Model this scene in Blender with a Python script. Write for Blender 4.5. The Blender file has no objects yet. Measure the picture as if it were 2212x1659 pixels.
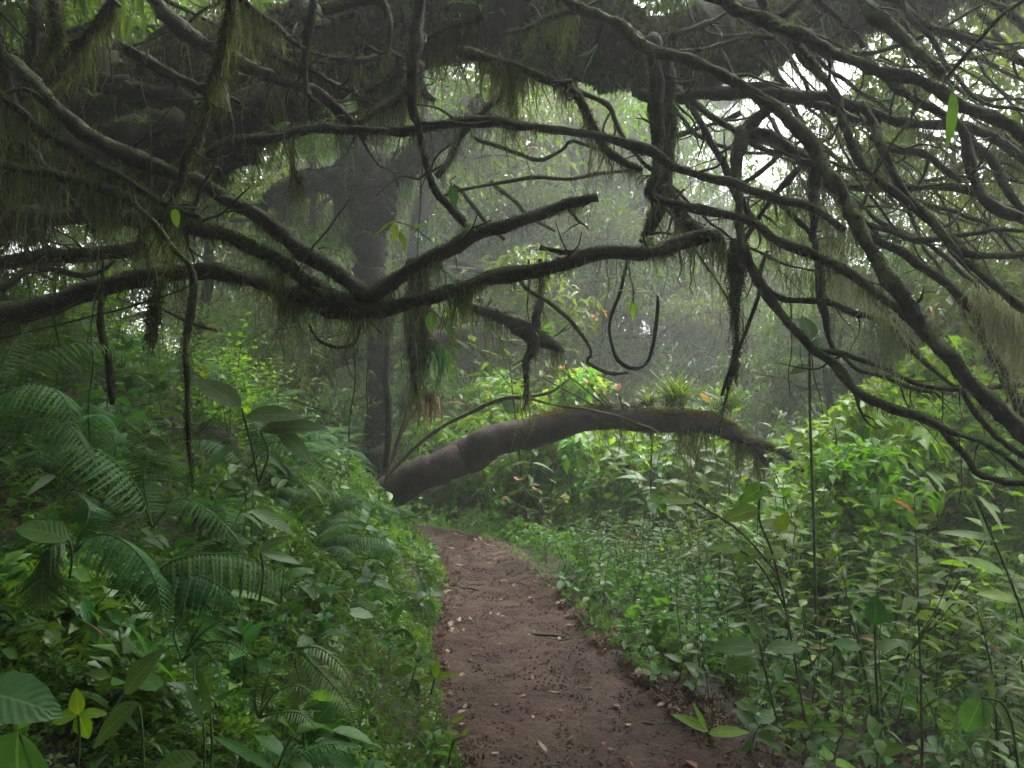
import bpy, math
import numpy as np
from mathutils import Vector, Matrix, Euler
PI = math.pi
R_ = math.radians
rng = np.random.default_rng(11)
SC = bpy.context.scene
COL = SC.collection

# ------------------------------------------------------------------ camera, sky, sun, exposure
CAMZ = 1.55
cam_d = bpy.data.cameras.new('camera')
cam_d.lens = 27.0; cam_d.sensor_width = 36.0; cam_d.clip_start = 0.05; cam_d.clip_end = 2000
cam = bpy.data.objects.new('camera', cam_d); COL.objects.link(cam)
cam.location = (0, 0, CAMZ); cam.rotation_euler = (R_(90), 0, 0)
SC.camera = cam
SUN_EL, SUN_AZ = R_(58), R_(38)          # azimuth: clockwise from +Y (the way the camera looks)
wd = bpy.data.worlds.new('World'); SC.world = wd; wd.use_nodes = True
wn = wd.node_tree; wn.nodes.clear()
wo = wn.nodes.new('ShaderNodeOutputWorld'); wb = wn.nodes.new('ShaderNodeBackground')
sky = wn.nodes.new('ShaderNodeTexSky'); sky.sky_type = 'NISHITA'; sky.sun_disc = False
sky.sun_elevation = SUN_EL; sky.sun_rotation = SUN_AZ; sky.air_density = 1.0; sky.dust_density = 4.0; sky.ozone_density = 1.0
hs = wn.nodes.new('ShaderNodeHueSaturation'); hs.inputs['Saturation'].default_value = 0.10   # overcast: the cloud deck has next to no blue
wn.links.new(sky.outputs[0], hs.inputs['Color']); wn.links.new(hs.outputs[0], wb.inputs['Color'])
wb.inputs['Strength'].default_value = 0.15
wn.links.new(wb.outputs[0], wo.inputs['Surface'])
sl = bpy.data.lights.new('sun', 'SUN'); sl.energy = 1.5; sl.angle = R_(40); sl.color = (1, .97, .92)
so = bpy.data.objects.new('sun', sl); COL.objects.link(so); so.location = (0, 0, 30)
sdir = Vector((math.sin(SUN_AZ)*math.cos(SUN_EL), math.cos(SUN_AZ)*math.cos(SUN_EL), math.sin(SUN_EL)))
so.rotation_euler = sdir.to_track_quat('Z', 'Y').to_euler()
SC.view_settings.view_transform = 'Standard'; SC.view_settings.look = 'None'
SC.view_settings.exposure = 2.32; SC.view_settings.gamma = 1.0
SC.cycles.max_bounces = 7; SC.cycles.diffuse_bounces = 4; SC.cycles.glossy_bounces = 2
SC.cycles.transmission_bounces = 4; SC.cycles.volume_bounces = 1; SC.cycles.transparent_max_bounces = 4
SC.cycles.use_denoising = True
SC.cycles.sample_clamp_indirect = 4.0
HAZE = 0.0072

# ------------------------------------------------------------------ small maths
def P(px, py, D):
    """point seen at (px, py) of a 2212 x 1659 picture, D metres ahead"""
    return np.array([(px/2212-.5)*4/3*D, D, CAMZ+(.5-py/1659)*D])
def M2PX(w, D): return w/2212*4/3*D
def norm(a): return a/np.maximum(np.linalg.norm(a, axis=-1, keepdims=True), 1e-9)
_h = rng.random((256, 256))
def vnoise(x, y, s=1.0, o=0):
    x = np.asarray(x, float)/s+o*17.3+1000; y = np.asarray(y, float)/s+o*9.1+1000
    i = np.floor(x).astype(int); j = np.floor(y).astype(int); f = x-i; g = y-j
    f = f*f*(3-2*f); g = g*g*(3-2*g); i1 = (i+1) % 256; j1 = (j+1) % 256; i = i % 256; j = j % 256
    return ((_h[i, j]*(1-f)+_h[i1, j]*f)*(1-g)+(_h[i, j1]*(1-f)+_h[i1, j1]*f)*g)*2-1
def fbm(x, y, s, n=3, o=0):
    r = 0
    for k in range(n): r = r+vnoise(x, y, s/2**k, o+k)/2**k
    return r
PYs = [-6, 0, 3, 4.5, 6.1, 7.3, 8.0, 8.6, 9.3, 10.5, 60]
PXs = [.7, .6, .39, .04, -.14, -.42, -.85, -1.5, -2.6, -5, -110]
PHs = [.7, .68, .645, .58, .42, .36, .34, .34, .34, .34, .34]
def pc(y): return np.interp(y, PYs, PXs)
def hw(y): return np.interp(y, PYs, PHs)
def terrain(x, y, micro=True):
    x = np.asarray(x, float); y = np.asarray(y, float)
    d = x-pc(y); w = hw(y)+.06*fbm(x, y, .5, 2, 3)
    u = -d-w; v = d-w
    zl = np.interp(u, [0, .05, .12, .6, 1.5, 3, 5, 9, 60], [0, .03, .10, .55, 1.22, 1.95, 2.5, 3.0, 3.5])
    zr = np.interp(v, [0, .3, 1.5, 4, 10, 80], [0, -.05, -.42, -1.1, -2.6, -9])
    z = np.where(u > 0, zl, 0)+np.where(v > 0, zr, 0)
    off = np.clip(np.maximum(u, v), 0, 1)
    z = z+off*(.12*fbm(x, y, .9, 3, 5))
    z = z-.05*np.clip(1-(d/np.maximum(w, .1))**2, 0, 1)        # the path is trodden hollow
    z = z-.08*np.clip(y-9, 0, 60)*np.clip((d+1)/3, 0, 1)
    if micro: z = z+.012*fbm(x, y, .35, 3, 9)
    return z
def on_path(x, y):
    d = x-pc(y); w = hw(y)+.06*fbm(x, y, .5, 2, 3)+.05*vnoise(x, y, .12, 8)+.03+.12*(d > 0)
    return (np.abs(d) < w) & (y < 14)

# ------------------------------------------------------------------ mesh building
rng = np.random.default_rng(101)
def rot_to(ydir, roll=None, up=(0, 0, 1)):
    """N x 3 x 3 matrices whose columns are (right, along=ydir, normal)"""
    y = norm(ydir); up = np.broadcast_to(np.array(up, float), y.shape)
    bad = np.abs((y*up).sum(-1)) > .98
    up = np.where(bad[:, None], np.array([1., 0, 0]), up)
    x = norm(np.cross(y, up)); z = np.cross(x, y)
    if roll is not None:
        c, s = np.cos(roll)[:, None], np.sin(roll)[:, None]
        x, z = x*c+z*s, z*c-x*s
    return np.stack([x, y, z], -1)
class MB:
    def __init__(s): s.V = []; s.F = []; s.C = []; s.U = []; s.n = 0
    def add(s, V, F, C=None, U=None):
        V = np.asarray(V, float).reshape(-1, 3)
        s.V.append(V)
        for f in (F if isinstance(F, list) else [F]): s.F.append(np.asarray(f)+s.n)
        s.C.append(np.broadcast_to(np.array([.5, .5, .5]) if C is None else C, (len(V), 3)))
        s.U.append(np.zeros((len(V), 2)) if U is None else U)
        s.n += len(V)
    def place(s, T, Rm, t, sc=None, C=None):
        """copies of template T = (V, F, U) at rotations Rm, positions t, scales sc, colours C"""
        V, F, U = T; N = len(t)
        if N == 0: return
        W = np.broadcast_to(V, (N,)+V.shape)
        if sc is not None:
            sc = np.asarray(sc, float); W = W*(sc[:, None, None] if sc.ndim == 1 else sc[:, None, :])
        W = np.einsum('nij,nvj->nvi', Rm, W)+np.asarray(t)[:, None, :]
        k = len(V); off = (np.arange(N)*k)[:, None, None]
        Fs = [(np.asarray(f)[None]+off).reshape(-1, np.asarray(f).shape[1]) for f in (F if isinstance(F, list) else [F])]
        if C is None: C = rng.random((N, 3))
        s.add(W.reshape(-1, 3), Fs, np.repeat(C, k, 0), np.tile(U, (N, 1)))
    def mesh(s, name, mat, smooth=True):
        me = bpy.data.meshes.new(name)
        V = np.concatenate(s.V); me.vertices.add(len(V)); me.vertices.foreach_set('co', V.astype(np.float32).ravel())
        sizes = np.concatenate([np.full(len(f), f.shape[1]) for f in s.F if len(f)])
        idx = np.concatenate([f.ravel() for f in s.F if len(f)]).astype(np.int32)
        me.loops.add(len(idx)); me.loops.foreach_set('vertex_index', idx)
        st = np.concatenate([[0], np.cumsum(sizes)[:-1]]).astype(np.int32)
        me.polygons.add(len(sizes)); me.polygons.foreach_set('loop_start', st)
        me.polygons.foreach_set('use_smooth', np.full(len(sizes), smooth))
        me.update(calc_edges=True); me.validate()
        a = me.attributes.new('col', 'FLOAT_COLOR', 'POINT')
        C = np.concatenate([np.concatenate(s.C), np.ones((len(V), 1))], 1).astype(np.float32)
        a.data.foreach_set('color', C.ravel())
        a = me.attributes.new('blade', 'FLOAT2', 'POINT'); a.data.foreach_set('vector', np.concatenate(s.U).astype(np.float32).ravel())
        if mat: me.materials.append(mat)
        return me
def leaf_T(L=1., W=.35, n=4, fold=.25, droop=.3, peak=.4, serr=0., halves=True):
    """a leaf blade along +Y, length L, width W, folded along its midrib, tip drooping"""
    s = np.linspace(0, 1, n+1); a = s**(math.log(.5)/math.log(peak))
    w = np.sin(PI*a)**.8*W/2; w[0] = .015*W; w[-1] = 0.002
    if serr: w = w*(1+serr*((np.arange(n+1) % 2)*2-1))
    y = s*L; z = -droop*L*s**2
    V = []; U = []
    for sx in (-1, 0, 1):
        V.append(np.stack([sx*w, y, z+abs(sx)*w*fold], -1)); U.append(np.stack([s, np.full(n+1, float(sx))], -1))
    V = np.concatenate(V); U = np.concatenate(U); m = n+1; F = []
    for k in range(2):
        for i in range(n): F.append([k*m+i, (k+1)*m+i, (k+1)*m+i+1, k*m+i+1])
    return V, np.array(F), U
def cheap_leaf(W=.32, droop=.25, fold=.12):
    V = np.array([[0, 0, 0], [W/2, .42, fold-.1*droop], [0, 1, -droop], [-W/2, .42, fold-.1*droop], [0, .45, -.08*droop]], float)
    return V, np.array([[0, 1, 4], [4, 1, 2], [0, 4, 3], [3, 4, 2]]), np.array([[0, 0], [.4, 1], [1, 0], [.4, -1], [.45, 0]], float)
def resample(pts, step):
    """Catmull-Rom through rows of (x, y, z, r ...)"""
    p = np.asarray(pts, float)
    q = np.concatenate([[2*p[0]-p[1]], p, [2*p[-1]-p[-2]]]); out = []
    for i in range(1, len(q)-2):
        L = np.linalg.norm(q[i+1, :3]-q[i, :3]); n = max(1 if L < step else 2, int(L/step)+1); t = np.arange(n)[:, None]/n
        a, b, c, d = q[i-1], q[i], q[i+1], q[i+2]
        out.append(.5*((2*b)+(-a+c)*t+(2*a-5*b+4*c-d)*t**2+(-a+3*b-3*c+d)*t**3))
    out.append(p[-1:]); return np.concatenate(out)
def frames(p):
    t = norm(np.gradient(p[:, :3], axis=0)); n = np.zeros_like(t)
    a = np.cross(t[0], [0, 0, 1.]);
    if np.linalg.norm(a) < .1: a = np.cross(t[0], [1., 0, 0])
    n[0] = a/np.linalg.norm(a)
    for i in range(1, len(t)):
        b = n[i-1]-t[i]*(n[i-1]@t[i]); n[i] = b/max(np.linalg.norm(b), 1e-9)
    return t, n, np.cross(t, n)
def tube(mb, p, k=8, rough=.08, cap=True, seed=0):
    t, n, b = frames(p); m = len(p); an = np.arange(k)/k*2*PI
    s = np.arange(m)[:, None]; r = np.maximum(p[:, 3], .0006)[:, None]
    nz = 1+rough*(vnoise(s*.9+seed*7, an[None]*2+0*s, 1.5, 2)+.7*vnoise(s*1.7+seed*3, np.cos(an)[None]*2+0*s, 1.0, 5)+.8*vnoise(s*.25+seed*5, 0*s+0*an[None]+seed, 1., 6))
    V = p[:, None, :3]+(n[:, None]*np.cos(an)[None, :, None]+b[:, None]*np.sin(an)[None, :, None])*(r*nz)[:, :, None]
    i = np.arange(m-1)[:, None]*k; j = np.arange(k)[None]; j1 = (j+1) % k
    F = np.stack([i+j, i+j1, i+k+j1, i+k+j], -1).reshape(-1, 4)
    V = V.reshape(-1, 3); FF = [F]
    if cap:
        V = np.concatenate([V, p[:1, :3], p[-1:, :3]]); c0, c1 = m*k, m*k+1; jj = np.arange(k)
        FF.append(np.stack([np.full(k, c0), (jj+1) % k, jj], -1)); FF.append(np.stack([np.full(k, c1), (m-1)*k+jj, (m-1)*k+(jj+1) % k], -1))
    cc = np.array([.5, .5, rng.random()])
    mb.add(V, FF, cc)

# ------------------------------------------------------------------ materials
rng = np.random.default_rng(102)
def nt(name):
    m = bpy.data.materials.new(name); m.use_nodes = True; m.node_tree.nodes.clear()
    return m, m.node_tree.nodes, m.node_tree.links
def ramp(N, L, src, stops):
    r = N.new('ShaderNodeValToRGB'); e = r.color_ramp.elements
    while len(e) < len(stops): e.new(.5)
    for i, (p, c) in enumerate(stops): e[i].position = p; e[i].color = (*c, 1) if len(c) == 3 else c
    L.new(src, r.inputs[0]); return r.outputs[0]
def leaf_mat(name, c1, c2, odd=None, rough=.45, trans=.45, spec=.4, vein=0., tmul=(1.6, 1.5, .7), bumpy=0.):
    m, N, L = nt(name)
    at = N.new('ShaderNodeAttribute'); at.attribute_name = 'col'
    sp = N.new('ShaderNodeSeparateColor'); L.new(at.outputs['Color'], sp.inputs[0])
    stops = [(0, c1), (.8, c2)]
    if odd: stops = [(0, c1), (.9, c2), (.975, c2), (.98, odd), ]
    c = ramp(N, L, sp.outputs[0], stops)
    ob = N.new('ShaderNodeObjectInfo')
    hsv = N.new('ShaderNodeHueSaturation'); L.new(c, hsv.inputs['Color'])
    mr = N.new('ShaderNodeMapRange'); L.new(sp.outputs[1], mr.inputs[0]); mr.inputs[3].default_value = .6; mr.inputs[4].default_value = 1.35
    L.new(mr.outputs[0], hsv.inputs['Value'])
    mr2 = N.new('ShaderNodeMapRange'); L.new(ob.outputs['Random'], mr2.inputs[0]); mr2.inputs[3].default_value = .475; mr2.inputs[4].default_value = .52
    L.new(mr2.outputs[0], hsv.inputs['Hue'])
    tc = N.new('ShaderNodeTexCoord'); nz = N.new('ShaderNodeTexNoise'); nz.inputs['Scale'].default_value = 30; L.new(tc.outputs['Object'], nz.inputs['Vector'])
    mx = N.new('ShaderNodeMix'); mx.data_type = 'RGBA'; mx.blend_type = 'MULTIPLY'; mx.inputs[0].default_value = .5
    L.new(hsv.outputs[0], mx.inputs[6]); L.new(ramp(N, L, nz.outputs[0], [(.3, (.55, .55, .5)), (.7, (1.2, 1.2, 1.2))]), mx.inputs[7])
    colr = mx.outputs[2]
    pb = N.new('ShaderNodeBsdfPrincipled'); pb.inputs['Roughness'].default_value = rough; pb.inputs['Specular IOR Level'].default_value = spec
    if vein or bumpy:
        uv = N.new('ShaderNodeAttribute'); uv.attribute_name = 'blade'; su = N.new('ShaderNodeSeparateXYZ'); L.new(uv.outputs['Vector'], su.inputs[0])
        ab = N.new('ShaderNodeMath'); ab.operation = 'ABSOLUTE'; L.new(su.outputs[1], ab.inputs[0])
        ml = N.new('ShaderNodeMath'); ml.operation = 'MULTIPLY_ADD'; L.new(ab.outputs[0], ml.inputs[0]); ml.inputs[1].default_value = -.22; L.new(su.outputs[0], ml.inputs[2])
        sn = N.new('ShaderNodeMath'); sn.operation = 'MULTIPLY'; L.new(ml.outputs[0], sn.inputs[0]); sn.inputs[1].default_value = 62
        si = N.new('ShaderNodeMath'); si.operation = 'SINE'; L.new(sn.outputs[0], si.inputs[0])
        mid = N.new('ShaderNodeMath'); mid.operation = 'LESS_THAN'; L.new(ab.outputs[0], mid.inputs[0]); mid.inputs[1].default_value = .05
        bu = N.new('ShaderNodeBump'); bu.inputs['Strength'].default_value = max(vein, bumpy); bu.inputs['Distance'].default_value = .0003
        L.new(si.outputs[0], bu.inputs['Height']); L.new(bu.outputs[0], pb.inputs['Normal'])
        m2 = N.new('ShaderNodeMix'); m2.data_type = 'RGBA'; m2.blend_type = 'MIX'; L.new(colr, m2.inputs[6]); m2.inputs[7].default_value = (min(1, c2[0]*2.4), min(1, c2[1]*1.8), c2[2]*2, 1)
        fa = N.new('ShaderNodeMath'); fa.operation = 'MULTIPLY'; L.new(mid.outputs[0], fa.inputs[0]); fa.inputs[1].default_value = .5
        L.new(fa.outputs[0], m2.inputs[0]); colr = m2.outputs[2]
    L.new(colr, pb.inputs['Base Color'])
    tr = N.new('ShaderNodeBsdfTranslucent'); tm = N.new('ShaderNodeMix'); tm.data_type = 'RGBA'; tm.blend_type = 'MULTIPLY'; tm.inputs[0].default_value = 1
    L.new(colr, tm.inputs[6]); tm.inputs[7].default_value = (*tmul, 1); L.new(tm.outputs[2], tr.inputs[0])
    ms = N.new('ShaderNodeMixShader'); ms.inputs[0].default_value = trans; L.new(pb.outputs[0], ms.inputs[1]); L.new(tr.outputs[0], ms.inputs[2])
    out = N.new('ShaderNodeOutputMaterial'); L.new(ms.outputs[0], out.inputs[0]); return m
def bark_mat(name, bark1, bark2, moss1, moss2, amount=.5, scale=14, bump=.6):
    m, N, L = nt(name)
    tc = N.new('ShaderNodeTexCoord'); g = N.new('ShaderNodeNewGeometry')
    n1 = N.new('ShaderNodeTexNoise'); n1.inputs['Scale'].default_value = scale; n1.inputs['Detail'].default_value = 6; n1.inputs['Roughness'].default_value = .7
    L.new(tc.outputs['Object'], n1.inputs['Vector'])
    n2 = N.new('ShaderNodeTexNoise'); n2.inputs['Scale'].default_value = 5; n2.inputs['Detail'].default_value = 4; L.new(tc.outputs['Object'], n2.inputs['Vector'])
    n3 = N.new('ShaderNodeTexNoise'); n3.inputs['Scale'].default_value = 90; n3.inputs['Detail'].default_value = 3; L.new(tc.outputs['Object'], n3.inputs['Vector'])
    bc = ramp(N, L, n1.outputs[0], [(.32, bark1), (.68, bark2)]); mc = ramp(N, L, n3.outputs[0], [(.3, moss1), (.7, moss2)])
    sz = N.new('ShaderNodeSeparateXYZ'); L.new(g.outputs['Normal'], sz.inputs[0])
    a = N.new('ShaderNodeMath'); a.operation = 'MULTIPLY_ADD'; L.new(sz.outputs[2], a.inputs[0]); a.inputs[1].default_value = .28; L.new(n2.outputs[0], a.inputs[2])
    f = ramp(N, L, a.outputs[0], [(.72-amount*.45, (0, 0, 0)), (.80-amount*.45, (1, 1, 1))])
    mx = N.new('ShaderNodeMix'); mx.data_type = 'RGBA'; L.new(f, mx.inputs[0]); L.new(bc, mx.inputs[6]); L.new(mc, mx.inputs[7])
    pb = N.new('ShaderNodeBsdfPrincipled'); pb.inputs['Roughness'].default_value = .85; pb.inputs['Specular IOR Level'].default_value = .25
    L.new(mx.outputs[2], pb.inputs['Base Color'])
    ad = N.new('ShaderNodeMath'); ad.operation = 'ADD'; L.new(n1.outputs[0], ad.inputs[0]); L.new(n3.outputs[0], ad.inputs[1])
    bu = N.new('ShaderNodeBump'); bu.inputs['Strength'].default_value = bump; bu.inputs['Distance'].default_value = .015; L.new(ad.outputs[0], bu.inputs['Height']); L.new(bu.outputs[0], pb.inputs['Normal'])
    out = N.new('ShaderNodeOutputMaterial'); L.new(pb.outputs[0], out.inputs[0]); return m
def soil_mat(name, c1, c2, c3, scale=1.):
    m, N, L = nt(name)
    tc = N.new('ShaderNodeTexCoord')
    def nz(s, d=5, r=.6):
        n = N.new('ShaderNodeTexNoise'); n.inputs['Scale'].default_value = s*scale; n.inputs['Detail'].default_value = d; n.inputs['Roughness'].default_value = r; L.new(tc.outputs['Object'], n.inputs['Vector']); return n.outputs[0]
    a, b, c = nz(2.2), nz(38, 6, .75), nz(160, 3)
    k1 = ramp(N, L, a, [(.42, c1), (.56, c2)])
    mx = N.new('ShaderNodeMix'); mx.data_type = 'RGBA'; mx.blend_type = 'MULTIPLY'; mx.inputs[0].default_value = .85; L.new(k1, mx.inputs[6])
    L.new(ramp(N, L, b, [(.38, (.22, .20, .20)), (.60, (1.25, 1.2, 1.2))]), mx.inputs[7])
    m2 = N.new('ShaderNodeMix'); m2.data_type = 'RGBA'; L.new(ramp(N, L, c, [(.66, (0, 0, 0)), (.74, (1, 1, 1))]), m2.inputs[0]); L.new(mx.outputs[2], m2.inputs[6]); m2.inputs[7].default_value = (*c3, 1)
    pb = N.new('ShaderNodeBsdfPrincipled'); L.new(m2.outputs[2], pb.inputs['Base Color'])
    L.new(ramp(N, L, a, [(.35, (.75,)*3), (.65, (.5,)*3)]), pb.inputs['Roughness']); pb.inputs['Specular IOR Level'].default_value = .35
    ad = N.new('ShaderNodeMath'); ad.operation = 'MULTIPLY_ADD'; L.new(c, ad.inputs[0]); ad.inputs[1].default_value = .5; L.new(b, ad.inputs[2])
    bu = N.new('ShaderNodeBump'); bu.inputs['Strength'].default_value = 1.; bu.inputs['Distance'].default_value = .022; L.new(ad.outputs[0], bu.inputs['Height']); L.new(bu.outputs[0], pb.inputs['Normal'])
    out = N.new('ShaderNodeOutputMaterial'); L.new(pb.outputs[0], out.inputs[0]); return m
M = {}
M['path'] = soil_mat('path_soil', (.060, .026, .0125), (.088, .044, .024), (.22, .16, .12))
M['soil'] = soil_mat('bank_soil', (.026, .015, .009), (.05, .029, .018), (.05, .06, .03))
M['bark'] = bark_mat('mossy_bark', (.007, .0055, .0045), (.024, .018, .014), (.014, .02, .006), (.04, .052, .015), .4)
M['bark_bare'] = bark_mat('dark_bark', (.007, .006, .0055), (.02, .017, .015), (.014, .022, .007), (.06, .085, .03), .25)
M['bark_pale'] = bark_mat('pale_lichen_bark', (.010, .0085, .007), (.05, .045, .036), (.04, .055, .02), (.09, .11, .04), .45, 10)
M['arch'] = bark_mat('smooth_brown_bark', (.022, .0155, .0145), (.068, .048, .046), (.04, .05, .02), (.08, .1, .035), -.4, 9, .8)
M['fern'] = leaf_mat('fern_green', (.03, .105, .035), (.065, .165, .05), rough=.55, trans=.35, spec=.2)
M['fern_pale'] = leaf_mat('pale_fern_green', (.06, .14, .03), (.11, .2, .05), rough=.4, trans=.45)
M['herb'] = leaf_mat('herb_green', (.022, .095, .016), (.06, .17, .022), rough=.42, trans=.42, spec=.32, vein=.5)
M['bright'] = leaf_mat('bright_leaf_green', (.085, .22, .012), (.17, .33, .018), odd=(.3, .26, .04), rough=.42, trans=.5, vein=.4)
M['shrub'] = leaf_mat('shrub_green', (.03, .10, .014), (.085, .19, .022), odd=(.24, .12, .05), rough=.42, trans=.48, spec=.3)
M['canopy'] = leaf_mat('canopy_green', (.045, .095, .012), (.10, .18, .02), odd=(.22, .13, .04), rough=.4, trans=.45)
M['broad'] = leaf_mat('broad_leaf_green', (.035, .105, .03), (.07, .16, .04), rough=.4, trans=.35, vein=.9)
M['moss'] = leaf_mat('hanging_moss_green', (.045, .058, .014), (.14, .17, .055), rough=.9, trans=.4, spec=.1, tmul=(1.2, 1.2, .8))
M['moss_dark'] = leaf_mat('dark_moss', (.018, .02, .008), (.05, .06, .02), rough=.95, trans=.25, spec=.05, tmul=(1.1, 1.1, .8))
M['moss_gold'] = leaf_mat('golden_moss', (.12, .11, .02), (.24, .17, .03), rough=.9, trans=.35, spec=.05, tmul=(1.1, 1.1, .8))
M['lichen'] = leaf_mat('pale_beard_lichen', (.22, .26, .13), (.34, .38, .22), rough=.9, trans=.4, spec=.05, tmul=(1.1, 1.1, 1))
M['spray'] = leaf_mat('ground_cover_green', (.045, .15, .02), (.10, .24, .03), rough=.4, trans=.4)
M['dead'] = leaf_mat('dead_leaf_brown', (.16, .09, .05), (.42, .30, .17), rough=.6, trans=.2, tmul=(1.1, 1, .8))
M['dead_red'] = leaf_mat('dead_leaf_red', (.2, .06, .03), (.38, .15, .07), rough=.6, trans=.3, tmul=(1.1, 1, .8))
M['stem'] = bark_mat('green_stem', (.03, .055, .02), (.06, .1, .035), (.04, .06, .02), (.08, .1, .03), .2, 30, .2)
M['stem_brown'] = bark_mat('brown_stem', (.05, .036, .025), (.12, .09, .06), (.04, .06, .02), (.08, .1, .03), .3, 30, .2)

# ------------------------------------------------------------------ objects
rng = np.random.default_rng(103)
def empty(name, label, cat, loc, rz=0., s=1., group=None, rot=None):
    o = bpy.data.objects.new(name, None); COL.objects.link(o); o.empty_display_size = .1
    o.location = loc; o.rotation_euler = rot if rot is not None else (0, 0, rz); o.scale = (s, s, s) if np.isscalar(s) else s
    o['label'] = label; o['category'] = cat
    if group: o['group'] = group
    return o
def part(name, me, parent):
    o = bpy.data.objects.new(name, me); COL.objects.link(o); o.parent = parent; return o
def solo(name, me, label=None, cat=None, group=None, kind=None, loc=(0, 0, 0), rot=(0, 0, 0), s=1.):
    o = bpy.data.objects.new(name, me); COL.objects.link(o); o.location = loc; o.rotation_euler = rot
    o.scale = (s, s, s)
    if label: o['label'] = label
    if cat: o['category'] = cat
    if group: o['group'] = group
    if kind: o['kind'] = kind
    return o
def to_px(p):
    x, y, z = p; y = max(y, .2)
    return (x/y*.75+.5)*2212, (.5-(z-CAMZ)/y)*1659

# ---- ground and path: one graded grid, split between the trodden path and the rest
def axis(lo, hi, fine, f0, f1, grow=1.12, cap=6.):
    a = list(np.arange(f0, f1, fine)); d = fine
    while a[-1] < hi: d = min(d*grow, cap); a.append(a[-1]+d)
    d = fine
    while a[0] > lo: d = min(d*grow, cap); a.insert(0, a[0]-d)
    return np.array(a)
gx = axis(-120, 120, .025, -1.6, 1.7); gy = axis(-30, 220, .025, 1.4, 8.2)
X, Y = np.meshgrid(gx, gy, indexing='ij'); Z = terrain(X, Y)
pm = on_path(X, Y)
Z = Z+np.where(pm, .010*fbm(X, Y, .09, 3, 21)+.006*np.abs(vnoise(X, Y, .035, 31)), 0)
Z = Z-np.where(pm, .035*np.exp(-((X-pc(Y)-.28*np.sin(Y*1.7))/.09)**2)*np.clip(vnoise(X, Y, .5, 14), 0, 1), 0)
GV = np.stack([X, Y, Z], -1).reshape(-1, 3); ny = len(gy)
i, j = np.meshgrid(np.arange(len(gx)-1), np.arange(ny-1), indexing='ij'); q = (i*ny+j).ravel()
GF = np.stack([q, q+ny, q+ny+1, q+1], -1)
cx = GV[GF].mean(1); isp = on_path(cx[:, 0], cx[:, 1])
for nm, sel, mt in (('dirt_path', isp, 'path'), ('ground', ~isp, 'soil')):
    F = GF[sel]; uq, inv = np.unique(F, return_inverse=True)
    mb = MB(); mb.add(GV[uq], inv.reshape(F.shape)); solo(nm, mb.mesh(nm, M[mt]), kind='structure')

# ------------------------------------------------------------------ moss
rng = np.random.default_rng(104)
def strand_T(n=4, hairs=3, sd=0):
    """a hanging strand along -Z with side hairs; unit length, unit width"""
    r = np.random.default_rng(sd); s = np.linspace(0, 1, n+1)
    wob = np.cumsum(r.normal(0, .085, n+1)); wob -= wob[0]; wb2 = np.cumsum(r.normal(0, .085, n+1)); wb2 -= wb2[0]
    w = (1-s**1.5)*.5+.08; V = []
    for i in range(n+1): V += [[wob[i]-0, wb2[i], -s[i], -w[i]], [wob[i], wb2[i], -s[i], w[i]]]
    F = [[2*i, 2*i+1, 2*i+3, 2*i+2] for i in range(n)]
    V = np.array(V); W = V[:, 3].copy(); V3 = V[:, :3]
    hv = []; hf = []; b = len(V3); hw_ = []
    for h in range(hairs):
        i = r.integers(0, n); c = V3[2*i]+(V3[2*i+2]-V3[2*i])*r.random(); a = r.random()*2*PI; l = .03+.07*r.random()
        d = np.array([math.cos(a)*l, math.sin(a)*l, -l*r.uniform(-.2, 1)])
        hv += [c+[0, 0, .004], c-[0, 0, .004], c+d]; hw_ += [0, 0, 0]; hf.append([b, b+1, b+2]); b += 3
    if hairs: V3 = np.concatenate([V3, hv]); W = np.concatenate([W, hw_])
    return V3, W, np.array(F), np.array(hf).reshape(-1, 3)
STR = [strand_T(4, 4, k) for k in range(6)]
def strands(mb, t, ln, wd, bend=.0):
    """hanging strands from points t with lengths ln, widths wd"""
    k = rng.integers(0, len(STR), len(t))
    for a in range(len(STR)):
        s = k == a; n = s.sum()
        if not n: continue
        V, W, F, HF = STR[a]; an = rng.random(n)*2*PI; c, sn = np.cos(an), np.sin(an)
        L_ = ln[s][:, None]; x = V[:, 0]*L_; y = V[:, 1]*L_; z = V[:, 2]*L_
        x2 = x*c[:, None]-y*sn[:, None]; y2 = x*sn[:, None]+y*c[:, None]
        ff = rng.random(n)*PI; x2 = x2+W*wd[s][:, None]*np.cos(ff)[:, None]; y2 = y2+W*wd[s][:, None]*np.sin(ff)[:, None]*.6
        VV = np.stack([x2, y2, z], -1)+t[s][:, None, :]; m = len(V); off = (np.arange(n)*m)[:, None, None]
        C = np.repeat(rng.random((n, 3)), m, 0)
        mb.add(VV.reshape(-1, 3), [(F[None]+off).reshape(-1, 4), (HF[None]+off).reshape(-1, 3)], C)
TRI = (np.array([[-.5, 0, 0], [.5, 0, 0], [.18, .55, .1], [0, 1, 0]], float), np.array([[0, 1, 2, 3]]), np.zeros((4, 2)))
def _crumb():
    r = np.random.default_rng(5); out = []
    for k in range(4):
        V = []; F = []
        for i in range(7):
            c = r.normal(0, .35, 3); c[2] = abs(c[2])*.5; a, b = norm(r.normal(0, 1, (2, 3))); j = len(V); V += [c, c+a*.5, c+a*.5+b*.4, c+b*.45]; F.append([j, j+1, j+2, j+3])
        out.append((np.array(V), np.array(F), np.zeros((len(V), 2))))
    return out
CRUMB = _crumb()
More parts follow.
